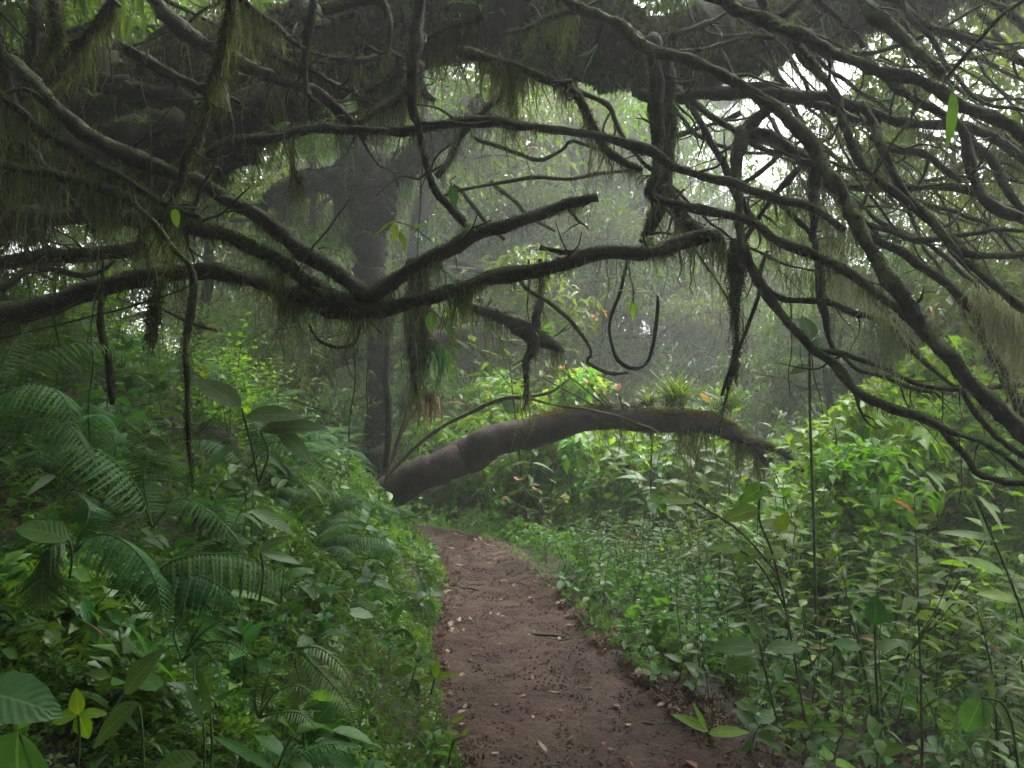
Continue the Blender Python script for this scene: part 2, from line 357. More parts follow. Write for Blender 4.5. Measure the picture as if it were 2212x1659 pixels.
def moss_for(p, under=0., crumb=1., fuzz=600, hang=220, ln=.07, wd=.004, flen=.02, clump=6., thick=1.):
    """fuzz and hanging strands over the resampled limb p"""
    mb = MB(); seg = np.linalg.norm(np.diff(p[:, :3], axis=0), axis=1); cum = np.concatenate([[0], np.cumsum(seg)]); LL = cum[-1]
    t, n, b = frames(p)
    def samp(N, clumped):
        s = rng.random(N)*LL
        if clumped:
            cn = max(2, int(LL*clump)); cc = rng.random(cn)*LL; s = np.where(rng.random(N) < .65, cc[rng.integers(0, cn, N)]+rng.normal(0, .035, N), s)
            s = np.clip(s, 0, LL)
        i = np.clip(np.searchsorted(cum, s)-1, 0, len(seg)-1); f = ((s-cum[i])/seg[i])[:, None]
        return p[i]*(1-f)+p[i+1]*f, n[i], b[i], t[i], s
    N = int(fuzz*LL)
    if N > 2:
        q, nn, bb, tt, s = samp(N, False); a = rng.random(N)*2*PI
        rad = nn*np.cos(a)[:, None]+bb*np.sin(a)[:, None]
        keep = rng.random(N) < .15+.85*np.clip(rad[:, 2]*.8+.35+1.3*vnoise(s, s*0, .16, 4)+.6*vnoise(s, s*0, .05, 6), 0, 1)
        q, rad, tt, a = q[keep], rad[keep], tt[keep], a[keep]; m = len(q)
        d = rad*.8+rng.normal(0, .75, (m, 3))+np.array([0, 0, -.55]); L_ = flen*rng.uniform(.35, 1.1, m)
        sc = np.stack([L_*.10+.0016, L_, L_], -1)
        mb.place(TRI, rot_to(d, rng.random(m)*PI), q[:, :3]+rad*q[:, 3:4]*.93, sc, rng.random((m, 3))*.6)
    N = int(crumb*LL*(220+5200*p[:, 3].mean()*1.6))
    if N > 8:
        q, nn, bb, tt, s = samp(N, False); a = rng.random(N)*2*PI
        rad = nn*np.cos(a)[:, None]+bb*np.sin(a)[:, None]
        keep = rng.random(N) < np.clip(.25+under+rad[:, 2]*.5+.9*vnoise(s, a, .25, 4)+.6*vnoise(s, a*.3, .07, 6), .03, 1)
        q, rad = q[keep], rad[keep]; m = len(q); sz = (.007+.12*q[:, 3])*rng.uniform(.6, 1.5, m)
        for k in range(4):
            f = np.arange(m) % 4 == k; Rm = rot_to(rng.normal(0, 1, (f.sum(), 3))); 
            up = rad[f]; x = norm(np.cross(up, rng.normal(0, 1, up.shape))); Rm = np.stack([x, np.cross(up, x), up], -1)
            mb.place(CRUMB[k], Rm, q[f, :3]+up*q[f, 3:4]*.96, sz[f], rng.random((f.sum(), 3))*.38)
    N = int(hang*LL*1.7)
    if N > 2:
        q, nn, bb, tt, s = samp(N, True)
        side = norm(np.cross(tt, [0, 0, 1.])+1e-6); w = rng.normal(0, .45, N).clip(-1, 1)
        pos = q[:, :3]+side*(w*q[:, 3])[:, None]-np.array([0, 0, 1])*(q[:, 3]*np.sqrt(1-w*w)*.8)[:, None]
        bigw = np.clip(1+1.1*vnoise(s*1.0, s*0+7, .13, 11), .25, 2.2)
        l = ln*.95*bigw*rng.gamma(1.6, .62, N)
        strands(mb, pos, l, np.full(N, wd)*rng.uniform(.35, .95, N)*thick*np.where(rng.random(N) < .13, 2.8, 1))
    return mb if mb.n else None

# ------------------------------------------------------------------ the overhanging mossy tree and the tangled tree
rng = np.random.default_rng(105)
def limb_pts(pts, d0, d1, step=.038):
    a = np.array(pts, float); k = np.linspace(0, 1, len(a)); D = d0+(d1-d0)*k
    if len(a) > 6: a[1:-1, :2] += rng.normal(0, 2.6, (len(a)-2, 2)); D[1:-1] += rng.normal(0, .03, len(a)-2)
    q = np.array([np.append(P(x, y, d), M2PX(w, d)/2) for (x, y, w), d in zip(a, D)])
    return resample(q, step)
def limb(parent, pts, d0, d1, mat='bark', moss=None, name='branch', k=8, rough=.10, wander=.012, mossmat='moss', lump=1.):
    p = limb_pts(pts, d0, d1); sd = rng.random()*100; s = np.arange(len(p))*.038
    for ax in range(3): p[:, ax] += wander*(1.3*vnoise(s, s*0+sd, .30, ax)+.7*vnoise(s, s*0+sd, .12, ax+4))
    mb = MB(); p[:, 3] *= 1+lump*(.16*vnoise(s, s*0+sd, .11, 8)+.14*vnoise(s, s*0+sd, .3, 9)); tube(mb, p, k, rough*(1+1.3*lump), True, sd)
    if name == 'branch' and len(p) > 14:
        tt = frames(p)[0]
        for _ in range(rng.integers(2, 3+len(p)//16)):
            i = rng.integers(3, len(p)-2); v = norm(tt[i]*.7+rng.normal(0, .6, 3)); L_ = rng.uniform(.1, .45)*(1+6*p[i, 3]); r = min(p[i, 3]*.45, .009); q = [np.append(p[i, :3], r)]
            for j in range(5): v = norm(v+rng.normal(0, .28, 3)+[0, 0, .05]); q.append(np.append(q[-1][:3]+v*L_/5, r*(1-.17*j)))
            tube(mb, resample(np.array(q), .04), 5, .2, True, rng.random()*9)
            if rng.random() < .6:
                v = norm(v+rng.normal(0, .7, 3)); b_ = q[3]; tube(mb, resample(np.array([b_*[1, 1, 1, .7], np.append(b_[:3]+v*L_*.25, r*.4), np.append(b_[:3]+v*L_*.5+rng.normal(0, .02, 3), r*.2)]), .04), 4, .2, True, 1)
    o = part(name, mb.mesh(name, M[mat]), parent); o.location = [-c for c in parent.location]
    if moss:
        mm = moss_for(p, **moss)
        if mm: part('hanging_moss', mm.mesh('hanging_moss', M[mossmat]), o)
    return o, p
HEAVY = dict(under=.35, crumb=1.6, fuzz=1500, hang=520, ln=.085, wd=.0045, flen=.03)
MED = dict(fuzz=800, hang=150, ln=.05, wd=.004, flen=.022)
LIGHT = dict(fuzz=420, hang=40, ln=.035, wd=.0035, flen=.014)
FUZZ = dict(fuzz=1500, hang=260, ln=.04, wd=.004, flen=.035)

tree1 = empty('mossy_tree', 'huge moss-draped old tree arching its dark limbs over the trail', 'tree', tuple(P(-420, 1000, 4.6)))
T1 = [
 # main trunk arching across the top
 ((-420,1000,330),(-330,620,290),(-150,400,250),(60,290,215),(260,235,190),(480,165,185),(700,92,180),(900,48,175),(1120,62,165),(1330,105,165),(1480,118,150),(1650,70,130),(1900,10,120),(2250,-80,110), 4.9, 5.6, 'bark', dict(under=.7, crumb=1.8, fuzz=3200, hang=1300, ln=.10, wd=.005, flen=.04), 'moss'),
 ((-100,560,90),(60,440,110),(240,330,120),(420,300,120),(600,235,90),(760,170,70), 4.4, 4.8, 'bark', HEAVY, 'moss'),
 # the V of the two near branches
 ((20,130,44),(130,240,40),(250,318,36),(420,395,36),(520,450,36),(600,505,38),(700,570,42),(760,610,44),(800,634,46),(850,612,40),(960,545,34),(1040,500,32),(1120,476,28),(1200,457,26),(1292,428,24), 3.2, 3.5, 'bark', dict(fuzz=1100, hang=230, ln=.05, wd=.004, flen=.02), 'moss'),
 ((-60,692,46),(0,679,45),(103,655,42),(240,621,40),(377,593,40),(463,580,46),(560,612,46),(640,640,46),(740,666,48),(830,668,46),(900,652,36),(1000,620,34),(1100,590,36),(1200,572,36),(1300,553,34),(1400,540,34),(1480,525,38),(1548,516,36),(1566,540,22), 3.3, 3.6, 'bark', dict(fuzz=1500, hang=560, ln=.07, wd=.004, flen=.028), 'moss'),
 ((-90,320,34),(60,360,30),(200,400,32),(300,440,32),(412,480,34),(514,525,36),(600,575,38),(680,625,42),(760,660,40), 3.2, 3.35, 'bark', HEAVY, 'moss'),
 # long thin limb crossing the clearing
 ((300,385,36),(430,345,32),(520,312,30),(617,292,28),(705,277,26),(808,284,24),(897,278,24),(1014,268,25),(1151,278,24),(1288,290,26),(1357,311,26),(1425,336,24),(1504,370,22),(1590,398,22),(1676,431,20),(1745,449,18),(1830,495,16), 3.7, 4.1, 'bark', MED, 'moss'),
 ((915,-80,34),(903,30,30),(897,137,27),(895,240,22),(897,268,21),(911,319,18),(938,405,20),(972,453,20),(1007,487,18),(1036,498,14), 3.8, 3.6, 'bark', LIGHT, 'moss'),
 ((905,140,34),(870,198,30),(835,228,26),(800,250,22),(770,270,18), 4.2, 3.9, 'bark', HEAVY, 'moss'),
 ((1110,160,22),(1080,205,18),(1048,240,16),(996,298,16),(970,340,16),(940,384,16), 4.3, 3.9, 'bark', MED, 'moss'),
 ((1000,120,30),(1048,130,24),(1117,143,22),(1185,165,24),(1226,182,24),(1254,226,22),(1281,274,20),(1309,316,18),(1343,346,17),(1384,364,12), 4.1, 4.0, 'bark', HEAVY, 'moss'),
 ((1240,190,12),(1268,206,13),(1300,220,13),(1322,240,12),(1340,288,12),(1377,343,11),(1420,380,9), 4.6, 4.4, 'bark', LIGHT, 'moss'),
 ((1112,150,24),(1106,190,20),(1108,225,17),(1112,248,6), 4.2, 4.2, 'bark', HEAVY, 'moss'),
 # upright mossy limbs at the right end of the clearing
 ((1415,80,40),(1412,160,34),(1410,240,34),(1416,320,30),(1412,370,28),(1394,412,24),(1453,436,22),(1556,460,22),(1625,487,22),(1693,518,22),(1762,549,24),(1830,587,24),(1899,638,24),(1961,679,26), 4.2, 3.9, 'bark', MED, 'moss'),
 ((1436,120,46),(1440,206,44),(1444,309,38),(1434,400,40),(1410,480,34),(1384,521,10), 4.4, 4.3, 'bark', HEAVY, 'moss'),
 ((1434,405,30),(1480,470,26),(1520,500,22),(1550,518,18), 4.2, 3.7, 'bark', HEAVY, 'moss'),
 # upper left maze
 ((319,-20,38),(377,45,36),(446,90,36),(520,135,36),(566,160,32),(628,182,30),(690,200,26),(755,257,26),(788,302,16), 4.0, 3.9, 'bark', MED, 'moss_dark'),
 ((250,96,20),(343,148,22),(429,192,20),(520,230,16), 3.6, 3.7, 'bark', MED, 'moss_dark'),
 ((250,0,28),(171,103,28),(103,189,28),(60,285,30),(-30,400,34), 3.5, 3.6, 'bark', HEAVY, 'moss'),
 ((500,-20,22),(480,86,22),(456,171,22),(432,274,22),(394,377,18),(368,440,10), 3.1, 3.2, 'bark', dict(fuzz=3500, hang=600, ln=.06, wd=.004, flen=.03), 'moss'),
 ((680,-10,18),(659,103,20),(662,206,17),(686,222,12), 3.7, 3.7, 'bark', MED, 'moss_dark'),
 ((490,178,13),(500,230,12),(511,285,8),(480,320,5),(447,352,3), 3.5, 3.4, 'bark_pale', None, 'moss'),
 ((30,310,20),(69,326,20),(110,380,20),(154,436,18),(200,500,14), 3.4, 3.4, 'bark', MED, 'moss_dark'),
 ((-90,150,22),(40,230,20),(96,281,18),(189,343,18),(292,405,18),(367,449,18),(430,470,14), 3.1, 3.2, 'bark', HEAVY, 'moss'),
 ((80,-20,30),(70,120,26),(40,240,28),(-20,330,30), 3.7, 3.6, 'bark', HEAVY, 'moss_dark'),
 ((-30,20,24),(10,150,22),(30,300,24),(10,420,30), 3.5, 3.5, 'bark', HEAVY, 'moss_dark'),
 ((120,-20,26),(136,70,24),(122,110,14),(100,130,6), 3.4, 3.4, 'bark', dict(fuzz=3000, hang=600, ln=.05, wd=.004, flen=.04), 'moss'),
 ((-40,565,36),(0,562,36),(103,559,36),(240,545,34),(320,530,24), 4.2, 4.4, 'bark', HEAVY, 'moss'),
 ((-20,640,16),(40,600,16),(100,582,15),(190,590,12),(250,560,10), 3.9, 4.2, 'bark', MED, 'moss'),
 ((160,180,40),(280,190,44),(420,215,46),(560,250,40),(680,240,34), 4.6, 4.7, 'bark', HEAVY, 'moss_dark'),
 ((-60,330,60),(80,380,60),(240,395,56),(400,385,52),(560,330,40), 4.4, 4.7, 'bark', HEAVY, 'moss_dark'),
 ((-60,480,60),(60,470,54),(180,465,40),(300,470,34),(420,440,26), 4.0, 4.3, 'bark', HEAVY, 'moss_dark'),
 ((520,60,24),(620,110,24),(740,130,22),(850,120,20), 4.2, 4.5, 'bark', HEAVY, 'moss'),
 ((700,20,26),(800,-5,24),(840,30,16),(832,110,12),(790,98,12), 4.0, 3.9, 'bark_pale', LIGHT, 'moss'),
]
T1 = [(t[:-5],)+t[-5:] for t in T1]
for k in range(34):
    x = rng.uniform(-60, 1250); y = rng.uniform(-60, 330)*(1-.45*(x > 700)); a_ = rng.choice([rng.uniform(.1, 1.), rng.uniform(2.3, 3.1), rng.uniform(1.2, 1.8)]); w = rng.uniform(7, 22); D = rng.uniform(3.7, 6.); q = []; nn_ = 7 if y < 200 and x < 650 else 4
    for i in range(nn_): q.append((x, y, w*(1.15-.12*i))); x += math.cos(a_)*62; y += math.sin(a_)*62*(.8 if x < 650 else .45); a_ += rng.normal(0, .22)
    T1.append((q, D, D+.4, 'bark', HEAVY if w > 12 else MED, rng.choice(['moss', 'moss_dark'])))
for n_, (pts, d0, d1, mat, ms, mm) in enumerate(T1):
    if n_ > 1: pts = [(x_, y_, w_*.86) for x_, y_, w_ in pts]
    limb(tree1, pts, d0, d1, mat, ms, 'trunk' if n_ == 0 else 'branch', 16 if n_ < 2 else 9, .12 if n_ < 2 else .1, .03 if n_ < 2 else .012, mm)

tree2 = empty('tangled_tree', 'sprawling tree whose bare lichen-spotted branches cross each other beside the trail', 'tree', tuple(P(1300, -900, 5.2)))
LI = dict(fuzz=700, hang=55, ln=.03, wd=.003, flen=.012)
T2 = [
 ((1180,-60,34),(1235,0,30),(1288,27,28),(1340,51,28),(1391,93,28),(1442,118,28),(1522,147,28),(1607,194,28),(1659,226,30),(1710,274,32),(1762,326,34),(1803,384,35),(1823,429,36),(1847,480,36),(1875,532,36),(1933,617,36),(1978,679,38),(2009,724,38),(2053,778,40),(2088,834,42),(2139,878,44),(2212,938,46),(2300,1010,46), 4.0, 2.9, 'bark_pale'),
 ((1480,-40,32),(1556,0,32),(1607,27,33),(1676,48,33),(1745,72,33),(1789,106,33),(1865,134,33),(1950,158,33),(2019,185,33),(2088,220,34),(2156,257,34),(2212,306,36),(2280,380,36), 3.6, 3.1, 'bark_pale'),
 ((1830,-50,28),(1865,0,30),(1899,38,32),(1950,82,30),(1985,120,28),(2036,170,24), 3.9, 3.35, 'bark_pale'),
 ((1640,50,20),(1693,75,20),(1745,120,20),(1779,165,20),(1803,213,20),(1820,274,19),(1847,326,19),(1882,377,19),(1933,422,19),(2002,473,20),(2053,521,18),(2105,549,17),(2212,558,16),(2260,560,14), 3.9, 3.3, 'bark'),
 ((1860,215,14),(1882,268,18),(1899,316,20),(1933,370,21),(1974,429,22),(2019,480,22),(2064,530,22),(2105,578,22),(2139,604,24),(2212,662,24),(2270,710,24), 3.7, 3.2, 'bark_pale'),
 ((1380,200,30),(1453,209,28),(1522,202,28),(1607,206,28),(1693,209,30),(1779,216,28),(1847,237,26),(1899,254,25),(1968,261,24),(2053,271,24),(2105,281,24),(2156,309,24),(2212,343,24),(2270,380,22), 4.4, 3.8, 'bark'),
 ((1620,190,30),(1700,200,30),(1779,232,30),(1860,262,22),(1899,260,12), 4.3, 4.1, 'bark_bare'),
 ((1880,130,24),(1909,165,26),(1968,206,27),(2036,247,27),(2077,285,26),(2098,343,25),(2115,394,25),(2139,436,26),(2212,475,26),(2270,500,26), 3.9, 3.4, 'bark'),
 ((2070,270,16),(2098,302,22),(2149,353,22),(2173,412,22),(2212,465,22),(2250,520,20), 4.0, 3.6, 'bark'),
 ((1700,200,16),(1620,270,34),(1600,292,38),(1659,298,36),(1710,326,34),(1748,357,32),(1762,405,28),(1765,463,24),(1758,515,20),(1768,542,18),(1775,628,18),(1796,707,17),(1813,757,14), 4.3, 3.9, 'bark_bare'),
 ((1604,280,32),(1596,340,32),(1592,400,34),(1590,450,30),(1592,500,26),(1610,549,26),(1638,610,24),(1676,662,24),(1710,707,24),(1755,755,24),(1813,789,24),(1840,834,24),(1916,877,24),(2002,909,22),(2053,950,20),(2105,1015,16),(2156,1036,15),(2212,1049,14),(2260,1055,12), 4.2, 3.0, 'bark'),
 ((1990,905,16),(2070,940,16),(2122,957,15),(2173,988,15),(2212,1019,15),(2260,1060,14), 3.25, 3.1, 'bark'),
 ((1755,755,12),(1830,761,13),(1899,792,13),(1968,827,13),(2036,836,13),(2105,836,12),(2212,830,12),(2270,828,10), 3.85, 3.6, 'bark'),
 ((1815,770,12),(1850,800,12),(1899,813,12),(1968,837,12),(2019,847,9), 4.0, 3.9, 'bark'),
 ((1600,545,14),(1625,580,15),(1659,617,15),(1700,638,15),(1779,645,15),(1830,669,15),(1899,693,15),(1933,720,15),(1968,762,15),(2002,786,14),(2070,832,12), 3.9, 3.5, 'bark'),
 ((1850,490,22),(1950,542,24),(2002,583,23),(2053,624,23),(2098,669,23),(2125,720,23),(2156,792,23),(2190,851,24),(2235,950,22), 3.75, 3.6, 'bark'),
 ((2080,842,16),(2122,912,18),(2173,964,18),(2212,990,18),(2260,1030,16), 3.35, 3.2, 'bark'),
 ((1780,400,18),(1813,403,20),(1899,408,20),(2002,405,20),(2088,408,20),(2139,429,18),(2212,480,14), 4.5, 4.3, 'bark_bare'),
 ((1830,462,12),(1899,490,12),(1968,515,13),(2053,515,13),(2139,504,12),(2212,504,10), 3.7, 3.8, 'bark'),
 ((1847,470,12),(1871,412,9),(1899,343,8),(1933,292,8),(1968,240,7),(1975,190,5), 3.3, 3.4, 'bark_pale'),
 ((2036,170,10),(2105,96,10),(2156,45,10),(2225,-10,9), 3.3, 3.1, 'bark'),
 ((1780,118,10),(1865,120,11),(1950,99,11),(2036,62,10),(2139,0,9), 4.2, 4.4, 'bark'),
 ((1740,-30,18),(1762,0,18),(1813,38,18),(1842,70,18),(1865,103,14), 4.0, 4.0, 'bark'),
 ((1900,-10,18),(1950,10,18),(2002,51,18),(2070,79,18),(2139,110,18),(2212,137,16), 4.4, 4.1, 'bark'),
 ((1880,290,14),(1916,316,18),(1985,329,19),(2036,367,19),(2081,394,16), 4.1, 4.1, 'bark'),
 ((1740,350,15),(1727,367,15),(1659,446,15),(1607,515,14),(1580,545,10), 4.6, 4.6, 'bark_bare'),
 ((1470,190,14),(1487,220,16),(1539,309,16),(1573,377,16),(1600,425,18),(1625,463,16),(1650,500,10), 4.5, 4.3, 'bark_bare'),
 ((1588,400,14),(1630,380,12),(1690,330,10),(1740,300,8), 4.7, 4.7, 'bark_bare'),
 ((1453,300,12),(1530,270,12),(1600,245,12), 4.6, 4.7, 'bark'),
 ((1453,80,16),(1530,50,14),(1600,10,12), 4.2, 4.4, 'bark'),
 ((1600,398,14),(1690,440,16),(1745,495,14),(1762,520,10), 4.5, 4.4, 'bark_bare'),
 ((1640,-10,20),(1655,25,22),(1680,36,22),(1710,20,18),(1745,-10,14), 4.1, 4.1, 'bark'),
 ((1460,110,12),(1560,95,13),(1640,80,14),(1680,80,12), 4.5, 4.4, 'bark'),
 ((2230,380,16),(2140,330,14),(2050,380,12),(1960,400,9), 4.9, 5.2, 'bark_bare'),
]
T2 = [(t[:-3],)+t[-3:] for t in T2]
for pts, d0, d1, mat in T2:
    pts = [(x_, y_, w_*.86) for x_, y_, w_ in pts]
    limb(tree2, pts, d0+.15, d1+.15, mat, LI if pts[len(pts)//2][2] > 17 else LIGHT, 'branch', 8, .12, .012, 'moss')
for k in range(34):
    x = rng.uniform(1380, 2150); y = rng.uniform(-60, 420); a_ = rng.uniform(.2, 1.15); c_ = rng.normal(0, .12)+(.1 if a_ < .6 else -.12); w = rng.uniform(5, 13); D = rng.uniform(3.9, 5.6); q = []
    for i in range(8): q.append((x, y, w*(1.15-.09*i))); x += math.cos(a_)*85; y += math.sin(a_)*85; a_ += c_+rng.normal(0, .09)
    limb(tree2, q, D+.4, D-.3, rng.choice(['bark', 'bark_bare', 'bark_pale']), dict(fuzz=500, hang=90, ln=.05, wd=.003, flen=.014), 'branch', 6, .12, .02)
# twigs of the tangled tree and the beard lichen hanging under some limbs
mb = MB()
for k in range(90):
    pts = T2[rng.integers(0, len(T2))]; a = pts[0][rng.integers(1, len(pts[0]))]; D = (pts[1]+pts[2])/2+.15
    x, y = a[0], a[1]; ang = rng.uniform(-.3, 1.9); L_ = rng.uniform(60, 200); q = []
    for s in range(5): q.append(np.append(P(x, y, D+s*.05*rng.uniform(-1, 2)), M2PX(rng.uniform(3, 5)*(1-s*.18), D)/2)); ang += rng.normal(0, .3); x += math.cos(ang)*L_/5; y += math.sin(ang)*L_/5
    tube(mb, resample(q, .05), 4, .1, False)
tw = part('twigs', mb.mesh('twigs', M['bark']), tree2); tw['kind'] = 'stuff'; tw.location = [-c for c in tree2.location]
def beard(parent, pts, d, n, ln, mat='lichen', spread=.03, wd=.004):
    q = limb_pts([(x, y, 4) for x, y in pts], d, d); i = rng.integers(0, len(q), n); mb = MB()
    t = q[i, :3]+rng.normal(0, spread, (n, 3))*[1, 1, .5]; strands(mb, t, ln*rng.gamma(4, .25, n), np.full(n, wd))
    o = part('beard_lichen', mb.mesh('beard_lichen', M[mat]), parent); o.location = [-c for c in parent.location]; return o
beard(tree2, [(2125,620),(2160,650),(2200,680),(2240,700)], 3.7, 500, .26)
beard(tree2, [(1890,660),(1920,690),(1950,720)], 3.75, 170, .2)
beard(tree2, [(1780,540),(1830,570),(1880,590)], 4.6, 220, .22)
for k in range(16):
    x = rng.uniform(1640, 2200); y = rng.uniform(240, 640)
    beard(tree2, [(x-50, y-10), (x, y), (x+50, y+15)], rng.uniform(4.4, 5.2), 150, rng.uniform(.12, .26), 'moss', .035)

# ------------------------------------------------------------------ trunks leaning and lying over the trail
rng = np.random.default_rng(106)
arch = empty('arching_tree', 'smooth brown trunk arching up over the trail with golden moss on its crest', 'tree', tuple(P(800, 1110, 7.6)))
o, ap = limb(arch, ((740,1150,90),(800,1100,84),(850,1062,76),(900,1030,72),(960,1002,74),(1010,982,76),(1070,956,72),(1140,936,66),(1210,920,58),(1290,908,50),(1380,910,48),(1460,914,46),(1530,922,42),(1580,940,34),(1620,968,28),(1660,1000,20)), 7.4, 6.9, 'arch', None, 'trunk', 20, .05, .02, lump=.12)
sel = ap[len(ap)*50//100:].copy(); top = sel.copy(); top[:, 2] += top[:, 3]*.55; top[:, 3] *= .62
m1 = moss_for(top, crumb=2.5, fuzz=6500, hang=260, ln=.07, wd=.006, flen=.05); part('crest_moss', m1.mesh('crest_moss', M['moss_gold']), arch).location = [-c for c in arch.location]
m1 = moss_for(ap[len(ap)*62//100:], fuzz=900, hang=330, ln=.17, wd=.006, flen=.04); part('hanging_moss', m1.mesh('hanging_moss', M['moss']), arch).location = [-c for c in arch.location]
limb(arch, ((1600,950,18),(1650,962,20),(1700,985,14),(1740,1020,8)), 6.9, 6.9, 'bark', dict(fuzz=2600, hang=200, ln=.05, wd=.006, flen=.035), 'branch', 10, .1, .01, 'moss_gold')
t_ = empty('slanting_tree', 'dark trunk slanting up from behind the fern bank', 'tree', tuple(P(560, 900, 9.6)))
limb(t_, ((500,950,60),(600,858,56),(640,825,52),(700,782,48),(780,752,46),(900,742,44),(1010,720,36)), 9.6, 10.4, 'arch', dict(fuzz=500, hang=220, ln=.12, wd=.007, flen=.03), 'trunk', 12, .08, .03)
t_ = empty('stout_mossy_tree', 'stout black mossy tree with one thick level limb standing behind the V branch', 'tree', tuple(P(815, 1010, 9.0)))
H9 = dict(fuzz=900, hang=130, ln=.13, wd=.008, flen=.05)
HS = dict(under=.8, crumb=3., fuzz=2500, hang=600, ln=.15, wd=.008, flen=.07)
limb(t_, ((815,1040,52),(818,850,44),(812,650,50),(800,480,76),(790,390,96),(770,260,74),(750,100,60)), 9.0, 9.2, 'bark_bare', HS, 'trunk', 12, .14, .05, 'moss_dark')
limb(t_, ((800,410,80),(730,395,60),(660,400,46),(600,420,34),(560,450,22)), 9.0, 8.7, 'bark_bare', HS, 'branch', 10, .12, .03, 'moss_dark')
limb(t_, ((800,400,80),(900,330,50),(1000,260,40),(1080,200,30)), 9.1, 9.6, 'bark_bare', HS, 'branch', 8, .12, .03, 'moss_dark')
t_ = empty('snapped_branch', 'moss-shaggy broken branch hanging level above the arching trunk', 'branch', tuple(P(1100, 690, 6.0)))
limb(t_, ((1000,655,16),(1040,675,26),(1082,686,30),(1134,707,32),(1165,732,34),(1190,745,26),(1213,760,10)), 6., 6., 'bark', H9, 'branch', 8, .12, .01)
limb(t_, ((1170,560,12),(1166,645,20),(1160,690,24),(1158,730,26),(1145,760,20),(1137,799,14),(1139,858,8)), 6., 5.9, 'bark', H9, 'branch', 8, .12, .01)
t_ = empty('broken_bough', 'long level bough with a splintered end just above the mossy lower branch', 'branch', tuple(P(1290, 545, 3.6)))
limb(t_, ((1168,535,9),(1200,541,12),(1250,545,10),(1300,545,10),(1340,546,6)), 3.55, 3.6, 'bark_bare', None, 'branch', 6, .3, .004)

# thin woody stems crossing the clearing and the lianas, each its own thing
def liana(pts, d0, d1, label, cat='vine', mat='bark', moss=None, name='hanging_vine', group=None, mossmat='moss', wander=.008, k=6):
    o = empty(name, label, cat, tuple(P(pts[0][0], pts[0][1], d0)), group=group)
    bp = limb_pts(pts, d0, d1, .04); sd = rng.random()*90; s = np.arange(len(bp))*.04
    for ax in range(3): bp[:, ax] += wander*vnoise(s, s*0+sd, .16, ax)
    loc = np.array(o.location); bp[:, :3] -= loc
    mb = MB(); tube(mb, bp, k, .2, True, sd); part('stem', mb.mesh('stem', M[mat]), o)
    if moss:
        mm = moss_for(bp, **moss); part('moss', mm.mesh('moss', M[mossmat]), o)
    return o
liana(((1357,560,7),(1343,628,8),(1319,686,8),(1316,734,8),(1333,772,8),(1370,796,9),(1398,779,8),(1412,741,8),(1415,679,7),(1420,640,5)), 5., 5., 'bare dark vine hanging in a hook-shaped loop right of the clearing', moss=None)
liana(((225,560,6),(213,645,9),(220,713,16),(233,782,17),(238,840,15),(240,873,10)), 3., 3., 'thick rotten stick hanging upright over the fern bank at far left', 'branch', name='hanging_stick', moss=LIGHT, k=8)
liana(((290,440,10),(330,480,12),(358,510,12),(377,542,12),(412,593,16),(412,679,18),(402,755,15),(405,851,10),(406,954,10),(410,1010,5),(412,1060,3)), 2.8, 2.8, 'gnarled aerial root dangling deep down in front of the fern bank', 'root', 'bark_pale', MED, 'aerial_root', k=8)
liana(((345,600,8),(336,645,14),(330,690,18),(325,735,8)), 3.3, 3.3, 'short tassel of moss hanging from the lowest left branch', 'moss', moss=dict(fuzz=5000, hang=700, ln=.05, wd=.004, flen=.04), name='moss_tassel')
liana(((-20,735,4),(137,700,5),(274,662,5),(394,624,4),(480,570,3)), 3.1, 3.3, 'thin taut vine rising slantwise beneath the lowest left branch')
liana(((350,669,6),(405,693,9),(440,705,9),(470,714,5)), 3.6, 3.7, 'short bare twig poking right from behind the gnarled aerial root', 'twig', name='twig', moss=LIGHT)
liana(((760,420,4),(720,480,5),(680,530,5),(640,585,3)), 3.1, 3.0, 'straight thin twig slanting across the left arm of the V branch', 'twig', name='twig')
liana(((1659,542,7),(1645,593,8),(1638,641,8),(1618,690,8),(1597,762,9),(1573,816,9),(1560,856,6)), 4., 4., 'twisted vine hanging to a point above the grass tuft', moss=LIGHT)
liana(((1583,520,14),(1588,560,34),(1592,590,34),(1590,615,20),(1589,680,7),(1584,760,6),(1573,830,4)), 4.1, 4.1, 'dark shaggy root clump dangling thin threads right of the broken mossy end', 'root', name='root_clump', moss=dict(fuzz=3600, hang=900, ln=.07, wd=.004, flen=.04), mossmat='moss_dark')
liana(((835,1010,16),(838,885,17),(834,803,17),(838,740,10)), 6.8, 6.9, 'dead upright stub standing at the foot of the arching trunk', 'stump', name='dead_stub', k=8, moss=LIGHT)
liana(((834,1040,9),(876,902,9),(904,830,9),(920,785,6)), 6.9, 7.1, 'slender brown stem leaning right of the dead stub', 'sapling', 'stem_brown', name='woody_sapling')
liana(((836,1030,9),(862,947,9),(897,888,10),(928,864,9)), 7.2, 7.3, 'paler brown stem leaning lowest beside the dead stub', 'sapling', 'stem_brown', name='woody_sapling')
liana(((832,1030,8),(911,960,9),(997,899,9),(1082,868,9),(1137,860,9),(1185,844,7),(1230,820,4)), 6.6, 6.4, 'long pale rod of a branch rising slowly above the arching trunk', 'branch', 'stem_brown', name='thin_branch')
liana(((1137,860,6),(1202,875,6),(1288,888,6),(1391,919,5),(1430,940,3)), 6.4, 6.2, 'thin pale twig running right across the golden moss', 'twig', 'stem_brown', name='thin_branch')
liana(((1120,600,7),(1144,621,9),(1185,648,9),(1237,696,9),(1274,755,8),(1271,779,8),(1319,806,8),(1357,806,5)), 5.6, 5.6, 'crooked mossy vine stepping down left of the hooked vine', moss=LIGHT)
